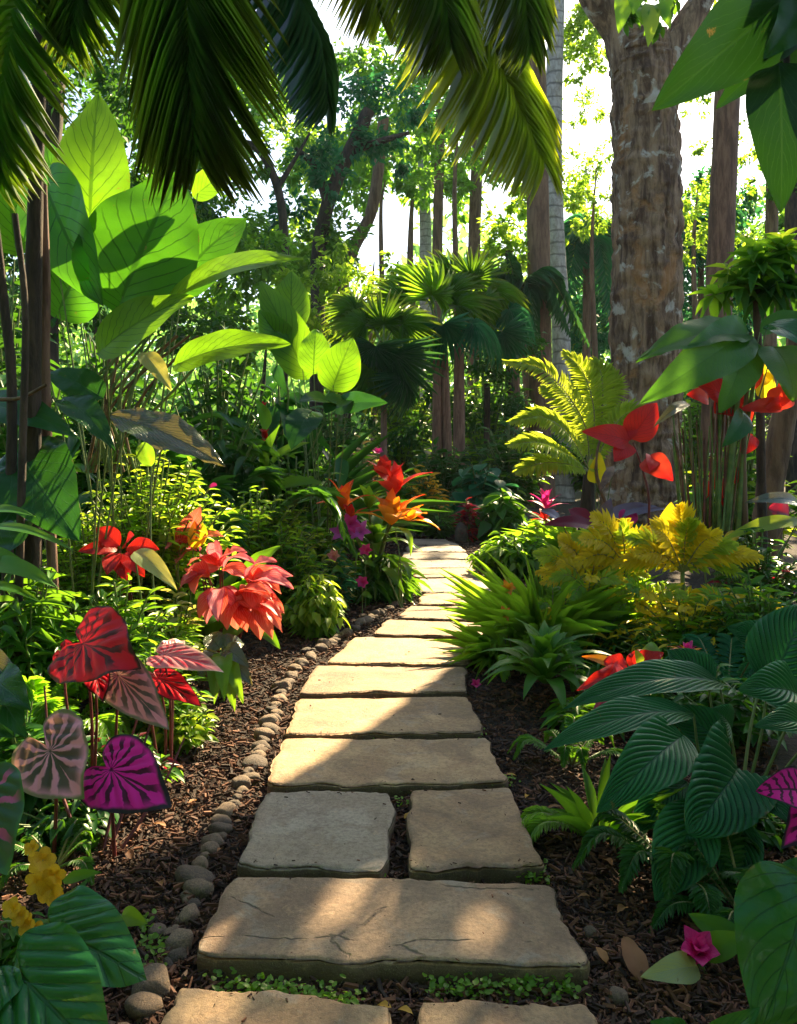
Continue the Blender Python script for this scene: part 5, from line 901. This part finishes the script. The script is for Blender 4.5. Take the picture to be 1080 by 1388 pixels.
# heliconia with red bracts before the trunk
t = plant('red_bract_plant', 'tall plant with three blazing red pointed bracts before the massive trunk', 'foliage plant', 872, 7.8)
tube_obj('stem', [(t.location.x, 7.8, 0), P(880, 690, 7.8), P(872, 640, 7.8), P(858, 600, 7.75)], [.014, .01], STALK_R, t)
for b, e, w_ in [((852, 598, 7.7), (788, 585, 7.5), 32), ((855, 595, 7.75), (890, 546, 7.8), 42), ((850, 600, 7.7), (832, 626, 7.5), 30), ((856, 596, 7.72), (838, 578, 7.8), 28)]: BL(t, b, e, w_ * 1.1, SCARL if 0 else REDL, 'ovate', None, arch=.08, face=(0, -.9, .3), name='bract')
for b, e, w_ in [((874, 622, 7.6), (912, 652, 7.4), 40), ((884, 618, 7.62), (880, 640, 7.4), 22)]: BL(t, b, e, w_, SCARL, 'ovate', None, arch=.1, face=(0, -.9, .3), name='bract')
t = plant('heliconia', 'big leaved heliconia with a cluster of bare stems and hidden red blooms', 'heliconia', 960, 6.6)
z = 6.5
BL(t, (1008, 452, z), (862, 490, z - .5), 62, BANANA, 'ovate', STALK_G, face=(-.05, -.75, .65), arch=.10, nu=28, nv=10, wave=.04, tear=.05, lobe=.05, seed=2)
BL(t, (1012, 450, z), (866, 548, z - .6), 74, BANANA, 'ovate', STALK_G, face=(.15, -.95, .25), arch=.10, nu=28, nv=10, wave=.04, tear=.05, lobe=.05, seed=5)
BL(t, (1010, 455, z), (975, 560, z - .3), 66, BANANA, 'ovate', STALK_G, face=(.2, -.95, .1), arch=.08, nu=24, nv=10, wave=.04, seed=7)
BL(t, (1040, 440, z), (1100, 475, z - .3), 46, PHILO, 'ovate', STALK_G, face=(0, -.8, .5)); BL(t, (1030, 450, z + .2), (1110, 430, z), 40, BANANA, 'ovate', STALK_G)
BL(t, (1048, 470, z), (1075, 545, z - .2), 80, BANANA, 'ovate', STALK_G, face=(.2, -.95, .2)); BL(t, (1010, 560, z - .1), (978, 606, z - .3), 34, BROAD_D, 'ovate', STALK_G, face=(.2, -.95, .2)); BL(t, (935, 548, z), (885, 580, z - .3), 16, BROAD_S, 'lance', STALK_G, arch=.15)
for b, e, w_, m_ in [((985, 540, z + .1), (945, 522, z), 40, REDL), ((990, 545, z + .1), (968, 560, z), 44, REDL), ((985, 530, z + .2), (1000, 560, z + .1), 40, REDL), ((1060, 550, z), (1000, 556, z - .1), 24, SCARL), ((1075, 540, z), (1030, 560, z - .1), 22, SCARL), ((1040, 545, z), (1082, 530, z - .1), 30, SCARL), ((925, 445, z + .2), (918, 466, z + .2), 16, REDL), ((960, 540, z + .3), (930, 535, z + .2), 26, SCARL), ((1010, 520, z + .3), (1035, 500, z + .2), 30, SCARL), ((1020, 590, z + .2), (1000, 620, z + .1), 26, REDL), ((1055, 520, z + .1), (1095, 545, z), 30, REDL), ((1000, 575, z + .3), (1020, 545, z + .2), 26, SCARL)]: BL(t, b, e, w_, m_, 'ovate', None, face=(0, -.9, .3), name='bract', arch=.1)
for x, y in ((968, 640), (985, 650), (975, 662), (990, 632), (960, 652)): BL(t, (x, y, z + .1), (x + random.uniform(-8, 8), y + 26, z), 18, SCARL, 'ovate', None, face=(0, -1, .1), name='bract')
for x, y, m_ in ((1032, 520, GOLD), (1030, 500, GOLD), (900, 700, GOLD), (950, 470, GOLD)): BL(t, (x, y + 20, z + .3), (x + 10, y - 20, z + .3), 26, m_, 'ovate', None, face=(0, -1, .2))
for i in range(34):
    x1 = 908 + i * 2.9 + random.uniform(-4, 4); y1 = random.uniform(545, 620) - (40 if i > 22 else 0); x0 = 925 + i * 1.9; tube_obj('stem', [P(x0, 735, z + random.uniform(-.1, .2)), P(x0 * .6 + x1 * .4 + random.uniform(-3, 3), 660, z), P(x1, y1, z)], [.010, .006], (STALK_G, STALK_B, STALK_G, STALK_R)[i % 4], t, 6, 8)
for x0, x1, y1, r_ in ((985, 1012, 455, .03), (1010, 1018, 450, .026), (1000, 1030, 470, .024), (975, 985, 500, .02)): tube_obj('stem', [P(x0, 720, z), P((x0 + x1) / 2 - 6, 600, z), P(x1, y1, z)], [r_, r_ * .8, r_ * .5], (STALK_G if x0 != 1010 else BARK_BROWN), t, 8, 12)
t = tree('short leaning dark trunk at the right edge behind the red bracts', [(1040, 700), (1045, 650), (1062, 570), (1078, 500), (1092, 420)], 34, BARK_BROWN, [(1075, 330, .2, 40), (1040, 365, .1, 34)], 7.6, MIDG, 500, .10, 12, .15, leaf_T=T_LANCE)
# drooping whorled clump high on the right
t = plant('umbrella_tree', 'umbrella shrub with drooping dark whorled leaves high at the right edge', 'shrub', 1035, 7.2)
tube_obj('trunk', [(t.location.x, 7.2, 0), P(1030, 560, 7.2), P(1025, 380, 7.2)], [.045, .03], BARK_DARK, t, 8, 14, .15)
for x, y, n, L_, m_ in ((1030, 360, 26, 62, MIDG), (1060, 340, 24, 55, MIDG), (1000, 385, 20, 52, MIDG), (1072, 385, 20, 60, DEEP), (1040, 395, 22, 60, DEEP), (985, 365, 8, 40, LIME), (1060, 325, 10, 40, LIME), (970, 400, 14, 44, BRIGHT), (1020, 335, 10, 44, BRIGHT)):
    rosette(t, P(x, y, 7.2), n, M_(L_, 7.2), M_(15, 7.2), m_, (-55, 45), 'lance', .2, 'leaf_whorl', az0=random.uniform(0, 360), parts=False)
# yellow fern-like croton bed
for lb, x, y, z_, n_, L_ in (('golden yellow leafy croton nearest the path bush', 800, 790, 5.75, 15, 92), ('golden yellow croton with upright tips in front of the massive trunk', 848, 765, 5.6, 15, 96), ('bright yellow feathery croton left of the heliconia stems', 925, 775, 5.45, 17, 108)):
    t = plant('croton', lb, 'croton', x, z_); c0 = P(x, y, z_)
    tube_obj('stem', [V(t.location.x, z_, 0), c0], [.02, .014], STALK_G, t)
    for hx, hy, hn in ((-.28, -.22, 8), (.30, -.25, 8), (.05, -.36, 8), (-.05, .02, 0)):
        h = c0 + V(hx, random.uniform(-.2, .05), hy + random.uniform(-.05, .05))
        if hn: tube_obj('stem', [V(t.location.x, z_, 0), (V(t.location.x, z_, 0) + h) / 2, h], [.014, .008], STALK_G, t, 6, 6)
        for i in range(hn):
            a = 6.283 * i / hn + random.uniform(-.3, .3); L2 = M_(L_ * random.uniform(.45, .7), z_); d = V(math.cos(a), math.sin(a) * .7 - .2, random.uniform(.1, .9)).normalized()
            frond(t, [h, h + d * L2 * .5 + V(0, 0, .04), h + d * L2 - V(0, 0, L2 * .2)], 11, L2 * .27, L2 * .09, (GOLD, LIME, BRIGHT)[i % 3], RACHIS, .005, T_LANCE, ang0=60, ang1=25, droop=.15, hint=(0, -.8, .6), name='branch')
    for i in range(n_):
        a = R(180 * i / (n_ - 1) + random.uniform(-10, 10)); L2 = M_(L_ * random.uniform(.65, 1), z_); d = V(math.cos(a), random.uniform(-.5, .25), abs(math.sin(a)) * .8 + .1).normalized()
        frond(t, [c0, c0 + d * L2 * .5 + V(0, 0, .04), c0 + d * L2 - V(0, 0, L2 * .12)], 13, L2 * .27, L2 * .085, GOLD if i % 4 else LIME, RACHIS, .007, T_LANCE, ang0=60, ang1=25, droop=.12, hint=(0, -.8, .6), name='branch')
shrub('croton', 'low speckled yellow green croton under the bright feathery one', 'croton', 930, 795, 5.2, 190, BRIGHT, T_LANCE, lpx=26, wr=.3, ns=70, per=14, topmat=GOLD, mat2=LIME)
shrub('croton', 'green foot of the golden crotons nearest the path', 'shrub', 810, 800, 5.5, 160, MIDG, T_LANCE, lpx=34, wr=.24, ns=54, per=13, mat2=GOLD, frac2=.1)
shrub('shrub', 'dark bush by the right edge with bluish and red specks', 'shrub', 1030, 705, 5.9, 150, DEEP, lpx=26, ns=56, per=15, mat2=MAROON, frac2=.06)
shrub('shrub', 'dense green bush on the right below the dark speckled one', 'shrub', 1030, 770, 5.0, 170, MIDG, T_LANCE, lpx=30, wr=.3, ns=60, per=14)
shrub('shrub', 'green leafy plant behind the umbrella shrub and heliconia', 'shrub', 1010, 570, 9.5, 190, MIDG, lpx=36, ns=50, per=12, mat2=LIME, frac2=.25)
shrub('shrub', 'shaded ferny bush between the crotons and red leaved plant', 'shrub', 900, 845, 5.1, 200, MIDG, T_LANCE, lpx=24, wr=.28, ns=70, per=15)
fernclump('fern', 'shaded green fern between golden crotons and quilted leaves', 'fern', 985, 4.6, 11, 135, TEAL, el=(25, 65), nl=34)
t = plant('bird_of_paradise', 'arching yellow green strap leaf over the dark bush at the right', 'strap plant', 1000, 6.2)
BL(t, (1085, 708, 6.2), (978, 732, 6.0), 22, LIME, 'strap', STALK_G, arch=.12); BL(t, (1000, 722, 6.1), (978, 740, 6.0), 16, GOLD, 'lance', None, arch=.1); BL(t, (1090, 690, 6.3), (1008, 682, 6.1), 22, BROAD_S, 'lance', STALK_B, arch=.16); BL(t, (1070, 700, 6.3), (1040, 690, 6.3), 40, MAROON, 'ovate', STALK_B)
# grassy plant by the path and dark strappy one in front
grassy('spider_plant', 'lush grassy clump with arching green blades at the right path edge', 'grass plant', 735, 5.7, 240, 130, 7, BRIGHT, el=(55, 89), spread=.28)
fernclump('fern', 'soft arching bright fern among the grassy clump at the path edge', 'fern', 700, 5.35, 16, 92, BRIGHT, el=(30, 75), nl=34)
grassy('spider_plant', 'fine leaved grassy tuft spilling onto the path edge', 'grass plant', 672, 5.5, 130, 72, 6, BRIGHT, el=(15, 80), spread=.1)
t = plant('impatiens', 'small pink bud by the path edge under the grassy clump', 'flower', 645, 4.9); p = P(645, 930, 4.9); tube_obj('stem', [(t.location.x, 4.9, 0), p], [.004, .003], STALK_G, t); petals(t, p, 5, .045, .035, PINKF, 40)
t = plant('bromeliad', 'dark green strappy rosette in front of the grassy clump', 'bromeliad', 738, 4.65)
rosette(t, (t.location.x, 4.65, .12), 38, M_(112, 4.6), M_(21, 4.6), MIDG, (-12, 75), 'lance', .22)
for x, y, z_ in ((690, 800, 5.5), (685, 835, 5.3)):
    t = plant('impatiens', 'pale orange bloom poking from the ' + ('top' if y < 820 else 'lower side') + ' of the grassy clump', 'flower', x, z_); p = P(x, y, z_); tube_obj('stem', [(t.location.x, z_, 0), p], [.005, .004], STALK_G, t); petals(t, p, 6, M_(15, z_), M_(9, z_), ORANGE2, 30, face=(-.3, -.7, .6))
shrub('shrub', 'low dark leafy plant at the mulch edge between rosette and quilted leaves', 'shrub', 800, 945, 4.3, 120, MIDG, T_LANCE, lpx=40, wr=.26, ns=40, per=10, droop=.3)
fernclump('fern', 'little arching fern on the mulch right of the dark rosette', 'fern', 775, 3.75, 9, 95, MIDG, el=(20, 60), nl=34)
# red leaved plants
t = plant('red_leaf_plant', 'crimson leaved plant peeking over the long quilted leaf', 'foliage plant', 830, 4.3)
for b, e, w_ in [((855, 915, 4.3), (782, 935, 4.1), 34), ((850, 920, 4.25), (800, 950, 4.0), 32), ((850, 905, 4.3), (812, 898, 4.3), 30), ((860, 905, 4.3), (900, 885, 4.3), 30), ((860, 908, 4.35), (872, 880, 4.4), 32), ((850, 912, 4.25), (826, 920, 4.1), 34), ((846, 930, 4.1), (800, 975, 3.9), 34)]: BL(t, b, e, w_, REDL if e[1] < 960 else MAROON, 'ovate', STALK_R, arch=.1, wave=.1, quilt=.04, nq=6, nu=20, nv=8)
BL(t, (838, 908, 4.35), (788, 890, 4.3), 16, ORANGE2, 'lance', None, arch=.15); BL(t, (880, 905, 4.3), (884, 870, 4.4), 30, BRIGHT, 'ovate', None); BL(t, (868, 900, 4.2), (860, 880, 4.2), 14, LIME, 'ovate', None)
t = plant('bromeliad', 'single magenta star bloom above the quilted leaves', 'bromeliad', 932, 4.3); p = P(932, 888, 4.3); tube_obj('stem', [(t.location.x, 4.3, 0), p], [.008, .006], STALK_G, t); rosette(t, p, 9, M_(26, 4.3), M_(9, 4.3), PINKF, (5, 80), 'lance', .1, 'petal'); rosette(t, p, 5, M_(30, 4.3), M_(7, 4.3), ORANGE2, (15, 50), 'lance', .1, 'petal', az0=20)
shrub('shrub', 'deep green bush behind the long quilted leaves on the right', 'shrub', 960, 900, 4.1, 250, DEEP, lpx=34, wr=.42, ns=60, per=12, mat2=MIDG, frac2=.4)
shrub('shrub', 'dark leafy ground plant in the shade under the quilted leaves', 'shrub', 985, 1090, 3.1, 210, DEEP, lpx=40, wr=.4, ns=44, per=10, droop=.4)
fernclump('fern', 'green fern between the dark rosette and crimson leaves', 'fern', 790, 4.8, 12, 110, MIDG, el=(20, 70), nl=34)
# quilted leaves
t = plant('quilted_alocasia', 'large plant of dark quilted ribbed leaves filling the right foreground', 'alocasia', 990, 3.05)
Q = dict(quilt=.06, nu=120, nv=64, wave=.03, slant=.42)
BL(t, (975, 925, 3.4), (762, 962, 3.0), 67, QUILT, 'ovate', arch=.09, face=(-.1, -.55, .85), nq=12, **Q)
BL(t, (940, 968, 3.15), (735, 1018, 2.8), 59, QUILT, 'lance', arch=.1, face=(-.1, -.55, .85), nq=12, **Q)
BL(t, (922, 1000, 2.95), (808, 1102, 2.65), 87, QUILT, 'ovate', arch=.13, face=(-.15, -.85, .55), nq=12, lobe=.08, **Q)
BL(t, (1000, 1040, 2.85), (932, 1130, 2.6), 125, QUILT, 'cord', arch=.08, face=(-.1, -.92, .38), nq=12, lobe=.30, **Q)
BL(t, (950, 1085, 2.75), (888, 1222, 2.55), 87, QUILT, 'lance', arch=.08, face=(-.2, -.92, .3), nq=12, **Q)
BL(t, (1040, 930, 3.2), (1090, 820, 3.4), 113, QUILT, 'ovate', arch=.06, face=(-.1, -.97, .2), nq=12, **Q)
BL(t, (1085, 945, 3.1), (1000, 935, 2.9), 82, QUILT, 'ovate', arch=.12, face=(0, -.8, .6), nq=12, **Q)
BL(t, (1100, 1000, 3.0), (1022, 985, 2.75), 64, QUILT, 'ovate', arch=.16, face=(0, -.7, .7), nq=12, **Q)
BL(t, (960, 930, 3.4), (905, 880, 3.5), 61, QUILT, 'ovate', arch=.1, face=(-.1, -.8, .55), nq=12, **Q)
BL(t, (990, 990, 3.1), (965, 960, 3.0), 51, QUILT, 'ovate', arch=.1, face=(.1, -.8, .55), nq=12, **Q)
BL(t, (985, 1010, 3.2), (900, 960, 3.3), 61, QUILT, 'ovate', arch=.12, face=(-.1, -.8, .6), nq=12, **Q)
BL(t, (1010, 1060, 2.9), (1075, 1120, 2.7), 73, QUILT, 'ovate', arch=.1, face=(.2, -.85, .5), nq=12, **Q)
BL(t, (930, 1060, 3.1), (850, 1130, 2.95), 54, QUILT, 'lance', arch=.12, face=(-.2, -.8, .5), nq=12, **Q)
BL(t, (1000, 1110, 2.8), (985, 1220, 2.65), 70, QUILT, 'ovate', arch=.1, face=(0, -.9, .4), nq=12, **Q)
BL(t, (1050, 880, 3.5), (985, 850, 3.5), 56, QUILT, 'ovate', arch=.1, face=(-.1, -.85, .5), nq=12, **Q)
fernclump('fern', 'lit fern frond arching onto the mulch below the quilted leaves', 'fern', 812, 3.05, 2, 122, BRIGHT, el=(24, 30), az=(165, 215), nl=40, ll=.22, curl=.75)
fernclump('fern', 'dark fern in deep shade beneath the quilted leaves', 'fern', 930, 2.75, 12, 170, DEEP, el=(5, 60), nl=36)
fernclump('fern', 'dark fern under the right edge behind the pink lotus flower', 'fern', 1010, 2.55, 11, 150, DEEP, el=(10, 60), nl=34)
grassy('strap_leaf_plant', 'thin upright green leaves below the quilted leaf tip', 'strap plant', 815, 3.1, 16, 105, 15, MIDG, el=(45, 85), T=T_LANCE)
t = plant('caladium', 'pink caladium leaf reaching in from the right edge', 'caladium', 1100, 2.7); BL(t, (1095, 1075, 2.6), (1024, 1072, 2.5), 62, CAL_M, 'ovate', STALK_R, arch=.12, face=(-.1, -.8, .6)); BL(t, (1110, 1090, 2.6), (1060, 1150, 2.5), 60, CAL_M, 'heart', STALK_R)
# corner leaves and the lotus like bloom
t = plant('philodendron', 'broad glossy leaves in the lower right corner', 'philodendron', 1090, 2.05)
BL(t, (1100, 1190, 2.1), (1030, 1400, 1.95), 170, PHILO, 'ovate', arch=.08, face=(-.25, -.85, .5), **H_); BL(t, (1095, 1222, 2.15), (992, 1186, 2.1), 36, BROAD_D, 'lance', arch=.12); BL(t, (1100, 1190, 2.2), (1060, 1170, 2.2), 40, BROAD_D, 'ovate'); BL(t, (960, 1420, 2.0), (1030, 1365, 1.95), 44, PHILO, 'ovate', arch=.1)
BL(t, (930, 1410, 2.05), (880, 1385, 2.0), 40, PHILO, 'ovate', arch=.1)
t = plant('lotus_flower', 'single bright pink lotus like bloom on a pale bract over the mulch', 'flower', 945, 2.3)
p = P(944, 1296, 2.28); tube_obj('stem', [(t.location.x + .02, 2.36, 0), P(960, 1330, 2.32), p], [.008, .007], STALK_G, t)
petals(t, p, 5, M_(42, 2.28), M_(36, 2.28), PINKF, 48, face=(-.05, -.55, .85)); petals(t, p + V(0, 0, .005), 4, M_(34, 2.28), M_(28, 2.28), PINKF, 68, face=(-.05, -.55, .85))
BL(t, (945, 1310, 2.26), (868, 1324, 2.18), 40, PALEL, 'ovate', None, arch=.1, face=(-.1, -.75, .65), name='bract'); BL(t, (1005, 1275, 2.3), (932, 1238, 2.35), 36, MIDG, 'ovate', None, arch=-.08); BL(t, (950, 1290, 2.3), (1022, 1270, 2.25), 38, MIDG, 'ovate', None, arch=.08)

# ================================================================ leaves hanging in from the top right
t = plant('rubber_tree', 'dark broad leaves of a near tree hanging in at the top right', 'tree', 1230, 2.3)
tube_obj('trunk', [V(t.location.x, 2.3, 0), P(1235, 500, 2.3), P(1225, 0, 2.3), P(1215, -120, 2.3)], [.06, .05, .04], BARK_DARK, t, 10, 14, .1)
tube_obj('limb', [P(1225, -20, 2.3), P(1160, -25, 2.25), P(1075, 30, 2.2), P(1066, 90, 2.15)], [.02, .012, .008], BARK_DARK, t, 8, 12, .1)
N_ = dict(wave=.03, nu=26, nv=12)
crown(t, [(P(1225, -330, 2.3), .55), (P(1330, -250, 2.2), .5), (P(1180, -420, 2.5), .5)], 330, .2, DEEP, T_OVATE)
BL(t, (1085, -20, 2.15), (883, 150, 2.05), 125, HANG, 'ovate', None, arch=.06, face=(-.2, -.9, -.35), **N_); BL(t, (1058, 70, 2.2), (970, 148, 2.25), 46, HANG, 'ovate', None, arch=.06, face=(0, -.9, .3), **N_); BL(t, (1055, 85, 2.12), (1058, 290, 2.05), 92, HANG, 'ovate', None, arch=.08, face=(-.3, -.95, .1), **N_); BL(t, (1075, 40, 2.2), (1110, 240, 2.2), 80, DEEP, 'ovate', None, arch=.06, face=(0, -.95, .1), **N_); BL(t, (1095, -10, 2.1), (1035, 80, 2.0), 70, DEEP, 'ovate', None, arch=.06, face=(.2, -.9, -.1), **N_)
t = plant('climbing_vine', 'bright green vine leaves hanging before the fork of the massive tree', 'vine', 868, 9.2)
tube_obj('stem', [P(868, -60, 9.2), P(866, 10, 9.2), P(880, 40, 9.2)], [.02, .01], STALK_G, t)
for b, e, w_ in [((845, -5, 9.1), (838, 46, 9.0), 26), ((880, 5, 9.1), (878, 64, 9.0), 26), ((868, 10, 9.1), (870, 34, 9.0), 22), ((890, 5, 9.1), (908, 40, 9.0), 20), ((900, -10, 9.1), (900, 30, 9.0), 22), ((860, -10, 9.1), (858, 20, 9.0), 24)]: BL(t, b, e, w_, LIME if e[1] > 50 else BRIGHT, 'ovate', None, face=(0, -1, .2))

# the beds go on beyond both sides of the view
src = [shrub('shrub', 'leafy mid green bush of the bed beyond the view', 'shrub', 1500, 560, 5.4, 300, MIDG, T_LANCE, lpx=30, wr=.32, ns=70, per=15, group='bushes of the beds beyond the view'), shrub('shrub', 'dark broad leaved bush of the bed beyond the view', 'shrub', 1700, 480, 6.5, 300, DEEP, lpx=36, wr=.42, ns=60, per=14, group='bushes of the beds beyond the view'), shrub('shrub', 'bright yellow green bush of the bed beyond the view', 'shrub', 1560, 640, 4.4, 260, BRIGHT, T_LANCE, lpx=30, wr=.32, ns=60, per=14, group='bushes of the beds beyond the view')]
k = 0
for x, y in ((2.6, 3.2), (3.2, 2.2), (3.6, 4.2), (4.6, 3.0), (5.6, 4.6), (5.2, 7.2), (6.4, 6.4), (7.6, 8.2), (6.6, 9.6), (8.4, 11), (9.4, 9), (7.4, 13), (9.6, 14), (11.4, 12), (11, 17), (13.4, 15), (13, 20), (2.5, 1.2), (4, .6), (-2.7, 1.6), (-3.4, 2.8), (-4.4, 4.2), (-3.6, .6), (-5.6, 5.6), (-6.4, 8), (-8, 10), (-7.6, 6.6), (-9.6, 13), (-5, 2)):
    copy_tree(src[k % 3], (x, y, 0), random.uniform(0, 6.28), random.uniform(.85, 1.25)); k += 1

# ================================================================ hazy air
v = np.array([(x, y, zz) for zz in (-1.2, 26) for y in (-35, 265) for x in (-160, 160)], float)
hz = mesh_obj('haze', v, np.array([(0, 2, 3, 1), (4, 5, 7, 6), (0, 1, 5, 4), (2, 6, 7, 3), (0, 4, 6, 2), (1, 3, 7, 5)]), None, smooth=False); tag(hz, kind='stuff')
m, t_, N, L = nodes('haze'); pv = N('ShaderNodeVolumePrincipled'); pv.inputs['Color'].default_value = (.62, .84, 1, 1); pv.inputs['Density'].default_value = HAZE; pv.inputs['Anisotropy'].default_value = .3
o = N('ShaderNodeOutputMaterial'); L(pv.outputs[0], o.inputs['Volume']); hz.data.materials.append(m)
